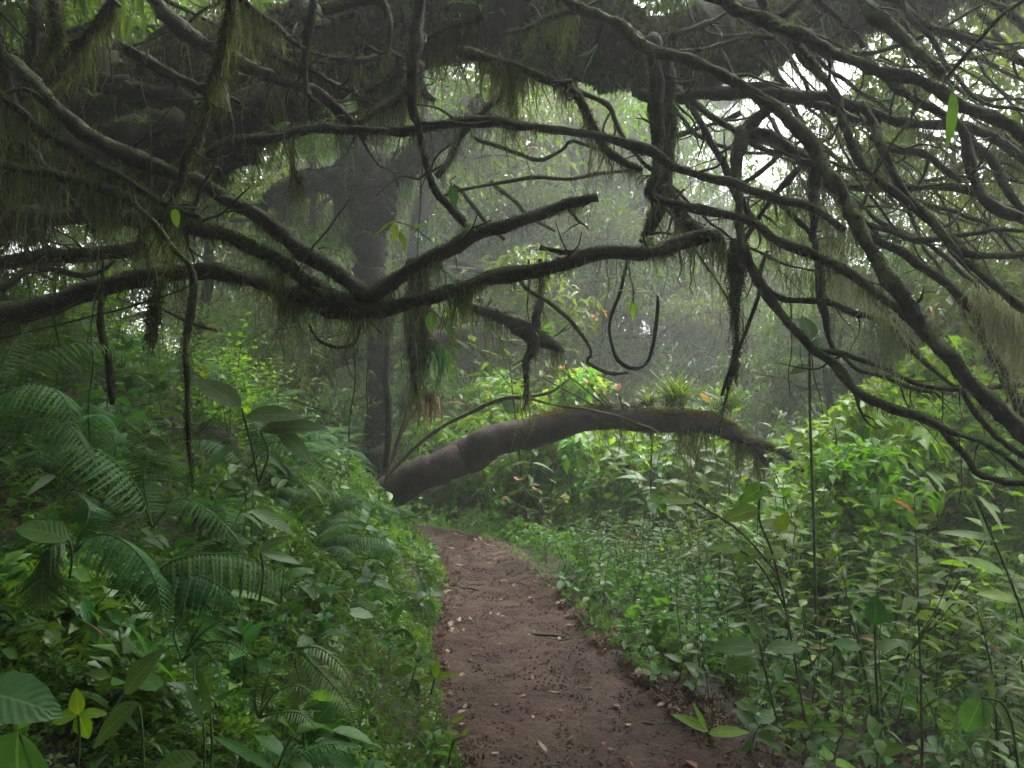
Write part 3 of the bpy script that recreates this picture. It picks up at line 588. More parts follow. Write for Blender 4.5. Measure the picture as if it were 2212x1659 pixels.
liana(((1020,290,7),(1034,302,9),(1117,333,9),(1161,343,9),(1210,322,8),(1240,302,8),(1288,322,7)), 5.6, 5.6, 'sagging thin branch below the long limb in the clearing', 'branch', name='thin_branch', moss=LIGHT)
liana(((960,425,6),(997,412,8),(1151,384,8),(1230,388,8),(1288,377,8),(1384,364,7)), 6., 6., 'nearly level thin branch in the middle of the clearing', 'branch', name='thin_branch', moss=LIGHT)
liana(((980,400,8),(1000,418,10),(1048,477,10),(1090,520,8)), 6.4, 6.4, 'short slanting branch behind the left side of the clearing', 'branch', name='thin_branch', moss=LIGHT)
liana(((1060,390,8),(1075,405,10),(1110,432,10),(1143,466,9),(1200,500,7)), 6.8, 6.8, 'short slanting branch behind the broken tip of the V branch', 'branch', name='thin_branch', moss=LIGHT)
liana(((900,560,50),(908,640,44),(911,700,40),(913,768,26)), 5.6, 5.6, 'black matted root mass hanging below the V branch', 'root', name='root_mass', k=10, moss=dict(fuzz=2500, hang=800, ln=.12, wd=.006, flen=.05), mossmat='moss_dark')
liana(((880,640,20),(887,720,22),(894,800,18),(902,850,8)), 5.4, 5.4, 'mossy dead frond stalk hanging below the V branch', 'root', name='hanging_root', moss=HEAVY)
liana(((668,700,6),(690,735,7),(730,752,8),(765,742,8),(775,700,6),(765,660,5)), 3.4, 3.4, 'small vine drooping in a shallow loop under the mossy fork', moss=None)
for k, (x, y0, y1, D, lab) in enumerate(((212,520,1060,2.7,'hair-thin root thread hanging beside the rotten stick'),(118,600,1000,3.,'thin root thread hanging nearest the left edge over the bank'),(905,300,560,3.9,'straight root thread hanging through the left of the clearing'),(755,700,950,5.2,'root thread hanging left of the dead stub'),(797,760,940,5.4,'slanting root thread hanging just left of the dead stub'),(1497,560,640,3.6,'short straight thread hanging under the broken mossy end'),(620,260,480,3.2,'hanging root thread in front of the thick level limb'),(308,100,420,3.,'long hanging root thread in the upper left gloom'),(1060,650,700,3.5,'short root thread under the mossy lower branch'),(1700,640,860,4.2,'root thread hanging in front of the bright bushes'),(1140,560,760,4.6,'root thread hanging above the broken branch'))):
    xs = x+np.cumsum(rng.normal(0, 4, 6)); liana([(xs[i], y0+(y1-y0)*i/5, 4-i*.3) for i in range(6)], D, D, lab, 'root', 'bark_pale', None, 'root_thread', 'root threads hanging from the mossy limbs', k=5, wander=.012)

# ------------------------------------------------------------------ plants: prototypes
rng = np.random.default_rng(107)
LF_L = leaf_T(1, .36, 5, .22, .3, .38); LF_W = leaf_T(1, .5, 6, .2, .25, .42, .05); LF_R = leaf_T(1, .72, 6, .15, .18, .42)
LF_N = leaf_T(1, .2, 5, .3, .45, .4); LC = cheap_leaf(); LCN = cheap_leaf(.2, .35, .1); LCW = cheap_leaf(.5, .2, .1); LF_G = leaf_T(1, .05, 6, .5, .45, .3)
def dirs(az, el): return np.stack([np.cos(az)*np.cos(el), np.sin(az)*np.cos(el), np.sin(el)], -1)
def frond_into(mb, rach, npin, plen, pw=.11, droop=.5, teeth=7, tip=.75, col=None, stem=None):
    """a feathered fern frond along the resampled rachis (x, y, z, r): toothed pinnae left and right"""
    t, n, b = frames(rach); up = norm(np.cross(np.cross(t, np.array([0, 0, 1.])), t)); side = np.cross(t, up)
    f = np.linspace(.14, .995, npin); idx = f*(len(rach)-1); i0 = np.clip(idx.astype(int), 0, len(rach)-2); fr = (idx-i0)[:, None]
    pos = rach[i0]*(1-fr)+rach[i0+1]*fr
    prof = np.sin(PI*np.clip((f-.02)/1.02, 0, 1)**tip)**.75*plen
    m = teeth*2; s = np.linspace(0, 1, m+1); w = (1-s**1.6)*.5+.03; w = w*np.where(np.arange(m+1) % 2 == 0, 1.35, .4); w[0] = .2; w[-1] = .02
    z = -.35*droop*s**2; V = np.concatenate([np.stack([-w*pw*2, s, z-.03*w], -1), np.stack([0*s, s, z+.012], -1), np.stack([w*pw*2, s, z-.03*w], -1)])
    F = np.array([[k*(m+1)+i, (k+1)*(m+1)+i, (k+1)*(m+1)+i+1, k*(m+1)+i+1] for k in range(2) for i in range(m)])
    U = np.zeros((len(V), 2))
    for sg in (-1, 1):
        d = side[i0]*sg*1.0+t[i0]*.38-np.array([0, 0, 1])*droop*.55+rng.normal(0, .05, (npin, 3))
        Rm = np.stack([norm(np.cross(norm(d), up[i0])), norm(d), np.zeros_like(d)], -1); Rm[:, :, 2] = np.cross(Rm[:, :, 0], Rm[:, :, 1])
        L_ = np.maximum(prof*rng.uniform(.92, 1.06, npin), .012)
        sc = np.stack([np.full(npin, plen*.5)*np.clip(prof/plen, .3, 1), L_, L_], -1)
        C = np.clip((np.array([.5, .5, .5]) if col is None else col)+rng.normal(0, .1, (npin, 3)), 0, 1)
        mb.place((V, F, U), Rm, pos[:, :3], sc, C)
    tube(stem if stem is not None else mb, rach, 4, 0, False)
def arc(L, el0, el1, n=12, az=0., r=.003, side=0.):
    e = np.linspace(el0, el1, n); a = az+np.linspace(0, side, n); d = dirs(a, e)*L/n
    p = np.concatenate([[[0, 0, 0]], np.cumsum(d, 0)]); return np.concatenate([p, np.linspace(r, r*.3, n+1)[:, None]], 1)
def mesh_frond(mat, L=.7, plen=.16, npin=26, el0=1.1, el1=-.6, pw=.11, droop=.5, side=.2, teeth=7):
    mb = MB(); frond_into(mb, arc(L, el0, el1, 14, 0, .0035, side), npin, plen, pw, droop, teeth, col=rng.random(3)*.5+.25); return mb.mesh('frond', M[mat])
FR = {'fern': [mesh_frond('fern', .7, .17, 26, rng.uniform(.8, 1.3), rng.uniform(-.9, -.3), .11, rng.uniform(.3, .8), rng.uniform(-.4, .4)) for _ in range(5)],
      'pale': [mesh_frond('fern_pale', .5, .09, 24, 1.2, -.5, .10, .3, rng.uniform(-.3, .3)) for _ in range(3)],
      'sword': [mesh_frond('fern', .6, .07, 34, 1.1, -1.0, .13, .2, rng.uniform(-.3, .3), 2) for _ in range(3)]}
def fern(loc, s, label, group=None, kind='fern', n=7, face=None, name='fern'):
    o = empty(name, label, 'fern', loc, rng.random()*6.28, s, group)
    for k in range(n):
        c = part('frond', FR[kind][rng.integers(0, len(FR[kind]))], o)
        az = k/n*2*PI+rng.normal(0, .3) if face is None else face-o.rotation_euler[2]+rng.normal(0, .75)
        c.rotation_euler = (rng.normal(0, .12), rng.uniform(-.2, .35), az); q = rng.uniform(.7, 1.15); c.scale = (q, q, q)
    return o
def herb_proto(mat, h, pairs, ll, T, lean=.15, top=3, droop=.35, stemmat='stem', whorl=2, branch=0):
    mb = MB(); ms = MB()
    def axis_(base, d, h, pairs, ll, r):
        e = np.cumsum(rng.normal(0, lean*.35, (8, 2)), 0); pts = [np.append(base, r)]
        for i in range(8): v = norm(d+np.array([e[i, 0], e[i, 1], .15])); pts.append(np.append(pts[-1][:3]+v*h/8, r*(1-i/10)))
        p = np.array(pts); tube(ms, p, 5, 0, False)
        f = np.linspace(.28, 1, pairs)**.9*8; i0 = np.clip(f.astype(int), 0, 7); q = p[i0, :3]+(p[i0+1, :3]-p[i0, :3])*(f-i0)[:, None]
        a0 = rng.random()*6
        for k in range(whorl):
            az = a0+np.arange(pairs)*PI/2+k*2*PI/whorl+rng.normal(0, .25, pairs); el = rng.normal(.25, .22, pairs)+np.linspace(-.25, .35, pairs)
            dd = dirs(az, el); L_ = ll*(1-.35*np.abs(np.linspace(-.8, 1, pairs))**2)*rng.uniform(.75, 1.15, pairs); L_[-1] *= .8
            pet = L_*.12; mb.place(T, rot_to(dd, rng.normal(0, .25, pairs)), q+dd*pet[:, None]*.5, L_)
        az = rng.random(top)*6.28; mb.place(T, rot_to(dirs(az, rng.uniform(.4, 1., top))), np.repeat(p[-1:, :3], top, 0), ll*rng.uniform(.35, .6, top))
        return p
    p = axis_(np.zeros(3), np.array([rng.normal(0, lean), rng.normal(0, lean), 1.]), h, pairs, ll, .0035+.003*h)
    for k in range(branch):
        i = rng.integers(2, 7); a = rng.random()*6.28
        axis_(p[i, :3], np.array([math.cos(a)*.8, math.sin(a)*.8, .8]), h*.45, max(3, pairs//2), ll*.9, .003)
    return ms.mesh('stem', M[stemmat]), mb.mesh('foliage', M[mat])
HB = {'nettle': [herb_proto('herb', rng.uniform(.45, .75), rng.integers(6, 9), rng.uniform(.09, .13), LF_L) for _ in range(6)],
      'bright': [herb_proto('bright', rng.uniform(.7, 1.2), rng.integers(8, 12), rng.uniform(.10, .15), LF_W, branch=2) for _ in range(5)],
      'low': [herb_proto('herb', rng.uniform(.14, .28), 4, rng.uniform(.06, .10), LF_W, lean=.3) for _ in range(5)],
      'lance': [herb_proto('shrub', rng.uniform(.5, .9), 10, rng.uniform(.10, .15), LF_N, whorl=3) for _ in range(4)],
      'sapling': [herb_proto('shrub', rng.uniform(1.2, 1.9), 12, rng.uniform(.12, .17), LF_L, branch=6, stemmat='stem_brown') for _ in range(4)]}
def rosette_proto(mat, n, ll, T, e0=.3):
    mb = MB(); ms = MB()
    for k in range(n):
        az = k*2.4+rng.normal(0, .3); a = arc(ll*rng.uniform(.4, 1.), rng.uniform(.9, 1.4), e0, 5, az, .0025); tube(ms, a, 4, 0, False)
        mb.place(T, rot_to(dirs(np.array([az]), np.array([rng.uniform(-.4, .4)]))), a[-1:, :3], np.array([ll*rng.uniform(.6, 1.15)]))
    return ms.mesh('stem', M['stem']), mb.mesh('foliage', M[mat])
HB['broad'] = [rosette_proto('broad', rng.integers(4, 8), rng.uniform(.13, .2), LF_W) for _ in range(5)]
HB['round'] = [rosette_proto('bright', rng.integers(5, 9), rng.uniform(.08, .12), LF_R) for _ in range(3)]
HB['strap'] = [rosette_proto('herb', 9, .26, LF_N, .5) for _ in range(3)]
def herb(kind, loc, s, label, cat, group=None, name='herb', tilt=.12):
    st, fo = HB[kind][rng.integers(0, len(HB[kind]))]
    o = empty(name, label, cat, loc, 0, s, group, rot=(rng.normal(0, tilt), rng.normal(0, tilt), rng.random()*6.28))
    part('stem', st, o); part('foliage', fo, o); return o

def cloud_crown(mb, centres, radii, nper, ll, T, hang=.3, C=None):
    for c, r, n in zip(centres, radii, nper):
        n = int(n); d = norm(rng.normal(0, 1, (n, 3))); rr = r*rng.random(n)**.45
        cc = c+d*rr[:, None]*np.array([1, 1, .75]); k = np.clip(rng.normal(.5, .2)+rng.normal(0, .2, (n, 3)), 0, 1); 
        k[:, 0] = np.clip(k[:, 0]*.9, 0, .93); k[rng.random(n) < .012, 0] = 1.
        dd = dirs(rng.random(n)*6.28, rng.normal(-hang, .45, n)); mb.place(T, rot_to(dd, rng.normal(0, .4, n)), cc, ll*rng.uniform(.6, 1.3, n), k)
def tree_proto(h, spread, low, nleaf, ll, mat='canopy', trunk_r=.09, T=LC, moss=True, nl=9, barkm='bark_bare', cl=.55):
    """trunk with limbs, a clumped crown and, in mossy kinds, hanging moss"""
    ms = MB(); mc = MB(); mm = MB()
    e = np.cumsum(rng.normal(0, .10, (9, 2)), 0)*h/9; tp = np.array([[e[i, 0] if i else 0, e[i, 1] if i else 0, h*i/8, trunk_r*(1-.08*i)] for i in range(9)])
    tube(ms, resample(tp, .15), 9, .15); cents = []; mossL = []
    for k in range(nl):
        f = low+(1-low)*(k+.5)/nl; z = f*8; i = min(int(z), 7); b = tp[i, :3]+(tp[i+1, :3]-tp[i, :3])*(z-i); az = k*2.4+rng.normal(0, .4); L_ = spread*(1.15-.5*f)*rng.uniform(.7, 1.2)
        d = dirs(np.array([az]), np.array([rng.uniform(.1, .9)]))[0]; q = [np.append(b, trunk_r*.4)]
        for s in range(6): d = norm(d+rng.normal(0, .22, 3)+[0, 0, -.06]); q.append(np.append(q[-1][:3]+d*L_/6, trunk_r*.4*(1-s/6.5))); cents += [q[-1][:3]+rng.normal(0, .18, 3)*L_*.3] if s > 1 else []
        q = resample(np.array(q), .12); tube(ms, q, 6, .15, False); mossL.append(q)
        for s in range(3):
            i = rng.integers(len(q)//3, len(q)-1); v = norm(rng.normal(0, 1, 3)+[0, 0, .2]); qq = [q[i]*[1, 1, 1, .6]]
            for t in range(4): v = norm(v+rng.normal(0, .3, 3)); qq.append(np.append(qq[-1][:3]+v*L_*.12, qq[0][3]*(1-t/4.5)))
            tube(ms, resample(np.array(qq), .12), 4, .1, False); cents.append(qq[-1][:3])
    cents = np.array(cents); k = len(cents); w = rng.gamma(1.5, 1, k); w /= w.sum()
    cloud_crown(mc, cents, cl*rng.uniform(.5, 1.2, k), w*nleaf, ll, T)
    if moss:
        for q in mossL:
            m1 = moss_for(q, fuzz=160, hang=90, ln=.22, wd=.010, flen=.06)
            if m1: [mm.add(v, f, c, u) for v, f, c, u in ((np.concatenate(m1.V), m1.F, np.concatenate(m1.C), np.concatenate(m1.U)),)]
    return ms.mesh('trunk', M[barkm]), mc.mesh('crown', M[mat]), (mm.mesh('hanging_moss', M['moss']) if moss else None)
TR = {'mid': [tree_proto(rng.uniform(7, 9), 2.6, .14, 11000, .17, trunk_r=.10, T=LCN) for _ in range(4)],
      'big': [tree_proto(12, 4.2, .3, 16000, .2, trunk_r=.2, nl=12, cl=.8) for _ in range(2)],
        'wiry': [tree_proto(rng.uniform(4.4, 5.6), 1.5, .12, 1500, .13, 'shrub', .028, T=LC, moss=True, nl=12, barkm='stem_brown', cl=.5) for _ in range(3)],
      'shrub': [tree_proto(rng.uniform(1.8, 3.0), 1.1, .08, 2600, .13, 'shrub', .025, T=LC, moss=False, nl=11, barkm='stem_brown', cl=.28) for _ in range(5)],
      'bright': [tree_proto(rng.uniform(1.6, 2.6), .9, .05, 1500, .16, 'bright', .02, T=LCW, moss=False, nl=10, barkm='stem', cl=.28) for _ in range(4)]}
def tree(kind, loc, s, label, cat='tree', group=None, name='tree', rz=None):
    t = TR[kind][rng.integers(0, len(TR[kind]))]
    o = empty(name, label, cat, loc, rng.random()*6.28 if rz is None else rz, s, group)
    for n_, me in zip(('trunk', 'crown', 'hanging_moss'), t):
        if me: part(n_, me, o)
    return o

# ------------------------------------------------------------------ where things are, in words
rng = np.random.default_rng(108)
def place_words(p):
    x, y = to_px(p); D = p[1]
    v = 'low in the picture' if y > 1400 else 'halfway down the slope' if y > 1050 else 'near the skyline of the bank'
    return x, y, D, v
used = {}
def uniq(base, group):
    """the same words twice only where nothing tells the two apart; then both carry the group"""
    used[base] = used.get(base, 0)+1; return base, group
def bank_label(what, p, group):
    x, y = to_px(p); D = p[1]
    col = ['at the left frame edge', 'left of the rotten stick', 'below the rotten stick', 'left of the gnarled root', 'below the gnarled root', 'just right of the gnarled root', 'left of the slanting trunk', 'below the slanting trunk', 'left of the dead stub', 'close to the trail edge'][int(np.clip(x/98, 0, 9))]
    row = 'on the bank crest' if y < 930 else 'on the upper bank' if y < 1100 else 'mid bank' if y < 1300 else 'on the lower bank' if y < 1480 else 'at the foot of the bank'
    dist = 'near ' if D < 2.6 else '' if D < 5 else 'distant '
    return dist+what+' '+row+' '+col, group
FARW = ['at the far left', 'behind the rotten stick', 'behind the gnarled root', 'left of the slanting trunk', 'behind the slanting trunk', 'left of the stout tree', 'behind the stout tree', 'just right of the stout tree', 'above the trail bend', 'behind the snapped branch', 'behind the hooked vine', 'behind the grass tuft', 'behind the shaggy root clump', 'behind the green stem', 'behind the crossing branches', 'behind the beard lichen', 'at the far right']
def right_label(what, p, group):
    if p[1] > 8.6:
        D = p[1]; x = to_px(p)[0]; band = ['second-row', 'third-row', 'dim misty', 'pale misty', 'faintest misty'][int(np.clip((D-9)/3.2, 0, 4))]
        return band+' '+what+' '+FARW[int(np.clip((x+60)/138, 0, 16))], group
    x, y = to_px(p); D = p[1]
    col = ['left of the bend', 'where the trail bends', 'just right of the bend', 'under the smooth part of the arching trunk', 'under the mossy crest of the arching trunk', 'under the grass tuft', 'left of the round-leaved sapling', 'beside the round-leaved sapling', 'by the bamboo-straight stem', 'just right of the bamboo-straight stem', 'under the crossing branches', 'left of the spear-leaved plant', 'beside the spear-leaved plant', 'at the right frame edge'][int(np.clip((x-820)/102, 0, 13))]
    dist = 'nearest' if D < 3.5 else 'near' if D < 4.5 else 'middle-distance' if D < 5.6 else 'farther' if D < 7 else 'distant'
    return dist+' '+what+' '+col, group

# ------------------------------------------------------------------ left bank planting
rng = np.random.default_rng(109)
def blocks(p, r=.5): return False
def bank_pts(n, u0, u1, y0, y1, pw=1.):
    out = []
    while len(out) < n:
        y = y0+(y1-y0)*rng.random()**pw; u = u0+(u1-u0)*rng.random(); x = pc(y)-hw(y)-u
        px, _ = to_px((x, y, 1))
        if px < -110: continue
        out.append((x, y, float(terrain(x, y))))
    return out
for p in bank_pts(112, .35, 4.2, 1.4, 9):
    s = rng.uniform(.36, .85)*(1 if p[1] > 2.2 else .7); k = rng.choice(['fern', 'fern', 'sword', 'pale'])
    lab, g = bank_label({'fern': 'dark feathery fern', 'sword': 'narrow ladder fern', 'pale': 'pale lacy fern'}[k], p, 'ferns growing on the left bank')
    fern(p, s, lab, g, k, rng.integers(4, 8), face=-.5)
for p in bank_pts(115, .3, 4.0, 1.5, 9):
    lab, g = bank_label('broad-leaved herb', p, 'broad-leaved herbs on the left bank'); herb('broad', p, rng.uniform(.45, .9)*(1 if p[1] > 2.2 else .6), lab, 'herb', g, 'broad_leaf_plant', .35)
for p in bank_pts(200, .1, 3.6, 1.6, 9):
    lab, g = bank_label('small leafy herb', p, 'small leafy herbs on the left bank'); herb('low', p, rng.uniform(.8, 1.4), lab, 'herb', g, 'small_herb', .35)
for p in bank_pts(110, .8, 4, 3, 9):
    lab, g = bank_label('upright leafy plant', p, 'upright leafy plants on the left bank'); herb('nettle', p, rng.uniform(.6, 1.0), lab, 'herb', g, 'leafy_herb', .2)
for p in bank_pts(70, 1.2, 3.6, 4.2, 9):
    lab, g = bank_label('bright yellow-green leafy plant', p, 'bright plants on the crest of the left bank'); herb('bright', p, rng.uniform(.45, .75), lab, 'herb', g, 'bright_plant', .2)
for p in bank_pts(22, .8, 4.0, 1.8, 7):
    lab, g = bank_label('tuft of long strap leaves', p, 'strap-leaved tufts on the left bank'); herb('strap', p, rng.uniform(.7, 1.1), lab, 'herb', g, 'strap_leaf_plant', .3)
# ground cover: one mass of feathery sprays
def spray_T():
    mb = MB(); p = arc(1., .9, -.3, 6, PI/2, .012)
    for s in np.linspace(.15, 1, 8):
        i = s*5.9; q = p[int(i), :3]+(p[int(i)+1, :3]-p[int(i), :3])*(i % 1)
        for sg in (-1, 1):
            d = norm(np.array([[sg*1., .55, rng.normal(0, .25)]])); mb.place(cheap_leaf(.45, .2, .05), rot_to(d), q[None], np.array([.34*(1.15-s*.7)]), np.array([[.5]*3]))
    V = np.concatenate(mb.V); return V, [np.concatenate(mb.F)], np.zeros((len(V), 2))
SPR = [spray_T() for _ in range(4)]
def cover(n, fn, s0, s1, mat, name, label, cat='ground cover', tilt=.9, T=None, lift=.01):
    T = T or SPR
    mb = MB(); pts = fn(n); pts = np.array(pts); e = .05
    zx = (terrain(pts[:, 0]+e, pts[:, 1])-terrain(pts[:, 0]-e, pts[:, 1]))/(2*e); zy = (terrain(pts[:, 0], pts[:, 1]+e)-terrain(pts[:, 0], pts[:, 1]-e))/(2*e)
    nn = norm(np.stack([-zx, -zy, np.ones(len(pts))], -1)); d = nn*.5+rng.normal(0, .6, nn.shape)+np.stack([.3+0*zx, -.25+0*zx, -.1+0*zx], -1)
    k = rng.integers(0, 4, len(pts)); sc = rng.uniform(s0, s1, len(pts))*np.clip(.75+.5*fbm(pts[:, 0], pts[:, 1], .4, 2, 41), .5, 1.5)
    C = np.clip(.5+.3*fbm(pts[:, 0], pts[:, 1], .3, 2, 44)[:, None]+rng.normal(0, .13, (len(pts), 3)), 0, 1)
    for a in range(4):
        s = k == a; mb.place(T[a], rot_to(d[s], rng.normal(0, .5, s.sum())), pts[s]+nn[s]*.01+np.array([0, 0, 1])*(lift*rng.random(s.sum()))[:, None], sc[s], C[s])
    o = solo(name, mb.mesh(name, M[mat]), label, cat, kind='stuff'); return o
def clus_T():
    mb = MB(); n = 6; mb.place(cheap_leaf(rng.uniform(.35, .6), .3, .12), rot_to(dirs(rng.random(n)*6.28, rng.uniform(-.2, .9, n))), rng.normal(0, .18, (n, 3)), rng.uniform(.5, 1.1, n), np.full((n, 3), .5)); V = np.concatenate(mb.V); return V, [np.concatenate(mb.F)], np.zeros((len(V), 2))
CLU = [clus_T() for _ in range(4)]
def vec_bank(u0, u1, y0, y1, edge=1.):
    def f(n):
        y = y0+(y1-y0)*rng.random(n); u = u0+(u1-u0)*rng.random(n)**edge; x = pc(y)-hw(y)-u
        k = (x/y*.75 > -.62); x, y = x[k], y[k]; return np.stack([x, y, terrain(x, y)], -1)
    return f
def vec_right(v0, v1, y0, y1, edge=1.):
    def f(n):
        y = y0+(y1-y0)*rng.random(n); v = v0+(v1-v0)*rng.random(n)**edge; x = pc(y)+hw(y)+v
        k = (x/y*.75 < .62); x, y = x[k], y[k]; return np.stack([x, y, terrain(x, y)], -1)
    return f
cover(12000, vec_bank(-.05, 1.3, 1.5, 5.5, 1.2), .035, .07, 'spray', 'ground_cover', 'fine feathery clubmoss carpeting the foot of the left bank')
cover(9000, vec_bank(.3, 5., 1.4, 9.5), .06, .13, 'fern', 'undergrowth', 'dark leafy undergrowth covering the left bank')
cover(5000, vec_bank(-.03, 1.6, 4.5, 9.5, 1.2), .05, .09, 'spray', 'ground_cover', 'light green undergrowth along the far left trail edge')
cover(13000, vec_bank(.25, 5., 1.3, 9.5), .032, .07, 'spray', 'leafy_undergrowth', 'mixed small leaves filling the gaps on the left bank', T=CLU, lift=.09)
cover(9000, vec_bank(.0, 1.1, 1.5, 8., 1.1), .025, .05, 'spray', 'leafy_undergrowth', 'tiny fresh leaves along the left trail edge', T=CLU, lift=.10)
cover(7000, vec_right(.2, 5., 4.3, 12, 1.), .05, .09, 'herb', 'leafy_undergrowth', 'dense small leaves under the plants right of the trail', T=CLU, lift=.25)
cover(5000, vec_right(-.02, 3., 4.0, 12, 1.6), .05, .09, 'herb', 'undergrowth', 'low green undergrowth right of the trail')
cover(1500, vec_right(.02, 2.8, 2.2, 4.6, 1.), .05, .10, 'moss_dark', 'litter', 'dark rotting litter on the shaded right verge')

M['brown_litter'] = leaf_mat('rotting_leaf_brown', (.05, .028, .018), (.16, .10, .06), odd=(.3, .22, .12), rough=.6, trans=.15, spec=.3, tmul=(1.1, 1, .8))
cover(1700, vec_right(-.10, 1.6, 2.2, 5.5, 1.5), .018, .045, 'brown_litter', 'leaf_litter', 'brown leaf litter along the shaded right edge of the trail', T=CLU)
cover(1500, vec_bank(-.14, .12, 2.2, 7.5, 1.), .015, .035, 'brown_litter', 'leaf_litter', 'brown leaf litter drifted against the foot of the left bank', T=CLU)
# ------------------------------------------------------------------ right side planting
rng = np.random.default_rng(110)
def right_pts(n, v0, v1, y0, y1, pw=1.):
    out = []
    while len(out) < n:
        y = y0+(y1-y0)*rng.random(); v = v0+(v1-v0)*rng.random()**pw; x = pc(y)+hw(y)+v
        px, _ = to_px((x, y, 1))
        if px > 2450: continue
        out.append((x, y, float(terrain(x, y))))
    return out
def tall(p):
    """growth stays low before the arching trunk, where people walk, and rises to the right"""
    px, _ = to_px(p); top = np.interp(px, [0, 1250, 1500, 1640, 1760, 1860, 2212], [1130, 1110, 1100, 1050, 930, 800, 740]); return max(.25, CAMZ+(.5-top/1659)*p[1]-p[2])*rng.uniform(.75, 1.1)
for p in right_pts(270, .12, 3.6, 3.7, 9.5, 1.2):
    k, w = [('nettle', 'upright dark green nettle-like plant'), ('lance', 'narrow-leaved upright plant'), ('nettle', 'upright dark green nettle-like plant')][rng.integers(0, 3)]
    v = p[0]-pc(p[1])-hw(p[1]); s = np.clip(.65+.45*v, .65, 1.25)*rng.uniform(.8, 1.2); s = min(s, tall(p)/.75)
    lab, g = right_label(w, p, 'upright plants crowding the right side of the trail'); herb(k, p, s, lab, 'herb', g, 'upright_plant', .12)
for p in right_pts(125, .9, 4.5, 4.0, 9.):
    lab, g = right_label('bright yellow-green tall plant', p, 'bright tall plants on the right'); herb('bright', p, min(rng.uniform(.7, 1.4), tall(p)/1.1), lab, 'herb', g, 'bright_plant', .15)
for p in right_pts(110, -.03, 1.4, 2.9, 6., 1.):
    lab, g = right_label('small leafy seedling', p, 'small herbs on the right verge'); herb('low', p, rng.uniform(.7, 1.2), lab, 'herb', g, 'small_herb', .3)
for p in right_pts(26, .25, 3, 3.2, 8.):
    lab, g = right_label('round-leaved plant', p, 'round-leaved plants on the right'); herb('round', p, rng.uniform(.7, 1.3), lab, 'herb', g, 'round_leaf_plant', .2)
for p in right_pts(26, .8, 5, 3.4, 9.):
    lab, g = right_label('thin brown-stemmed sapling', p, 'saplings on the right slope'); herb('sapling', p, min(rng.uniform(.8, 1.5), tall(p)/1.7), lab, 'sapling', g, 'sapling', .2)
for p in right_pts(16, .2, 2.5, 4.5, 9.):
    lab, g = right_label('green fern', p, 'ferns on the right side'); fern(p, rng.uniform(.6, .9), lab, g, rng.choice(['fern', 'pale']), 6)
for p in right_pts(30, 1.6, 7, 5.2, 9.5):
    
    if to_px(p)[0] < 1790: continue
    lab, g = right_label('bright leafy bush', p, 'bright bushes on the right slope'); tree('bright', p, min(rng.uniform(.8, 1.3), tall(p)/2.2), lab, 'bush', g, 'bright_bush')
# across the bend and behind
for k in range(60):
    y = rng.uniform(8.6, 13); x = rng.uniform(-3., 5.5); p = (x, y, float(terrain(x, y)))
    if on_path(x, y) or abs(x-pc(y)) < .6: continue
    lab, g = right_label('upright leafy plant', p, 'plants behind the bend'); herb(rng.choice(['nettle', 'lance', 'broad']), p, rng.uniform(.7, 1.2), lab, 'herb', g, 'forest_herb')
for k in range(150):
    y = rng.uniform(9.5, 24); x = rng.uniform(-.75, .75)*y; p = (x, y, float(terrain(x, y))-.1)
    if abs(x-pc(y)) < .9 and y < 12: continue
    if y < 12 and x < -2: continue
    if y < 12.5 and -1 < x < 4: continue
    ss = rng.uniform(.8, 1.5); lab, g = right_label('low shrub' if ss < 1.05 else 'tall shrub' if ss > 1.28 else 'leafy shrub', p, 'shrubs beyond the bend'); tree('shrub', p, ss, lab, 'shrub', g, 'shrub')
for k in range(60):
    y = rng.uniform(12, 19); x = rng.uniform(-.18, .42)*y; p = (x, y, float(terrain(x, y))-.1)
    ss = rng.uniform(1.1, 1.7); lab, g = right_label('broad bright shrub' if k % 3 == 0 else 'dense shrub', p, 'shrubs filling the view under the arching trunk'); tree('bright' if k % 3 == 0 else 'shrub', p, ss, lab, 'shrub', g, 'shrub')
for k in range(26):
    y = rng.uniform(8.5, 12); x = rng.uniform(.02, .6)*y; p = (x, y, float(terrain(x, y))-.1)
    lab, g = right_label('thin upright sapling', p, 'thin saplings standing behind the arching trunk'); herb('sapling', p, rng.uniform(1.3, 2.2), lab, 'sapling', g, 'sapling', .15)
rng = np.random.default_rng(78)
for k in range(26):
    y = rng.uniform(8.8, 12.5); x = (-.5+.78*(k+.5)/26+rng.normal(0, .02))*y
    if -.3 < x/y < -.02 and k % 2: continue; p = (x, y, float(terrain(x, y))-.1)
    lab, g = right_label('wiry thin-stemmed tree', p, 'wiry little trees in the clearing'); tree('wiry', p, rng.uniform(.8, 1.15), lab, 'tree', g, 'wiry_tree')
for k in range(30):
    y = rng.uniform(9.6, 13.5); x = rng.uniform(-.05, .34)*y; p = (x, y, float(terrain(x, y))-.1)
    if abs(x-pc(y)) < .8: continue
    lab, g = right_label('pale green bush', p, 'pale bushes behind the arching trunk'); tree('bright', p, rng.uniform(.9, 1.4), lab, 'bush', g, 'bright_bush')  # bushes in the bright leaf colour
for k in range(9):
    y = rng.uniform(11, 15); x = (.36+.30*(k+.5)/9)*y; p = (x, y, float(terrain(x, y))-.1)
    lab, g = right_label('slender leafy tree', p, 'slender trees behind the tangled branches'); tree('mid', p, rng.uniform(.7, .9), lab, 'tree', g, 'forest_tree')
rng = np.random.default_rng(77)
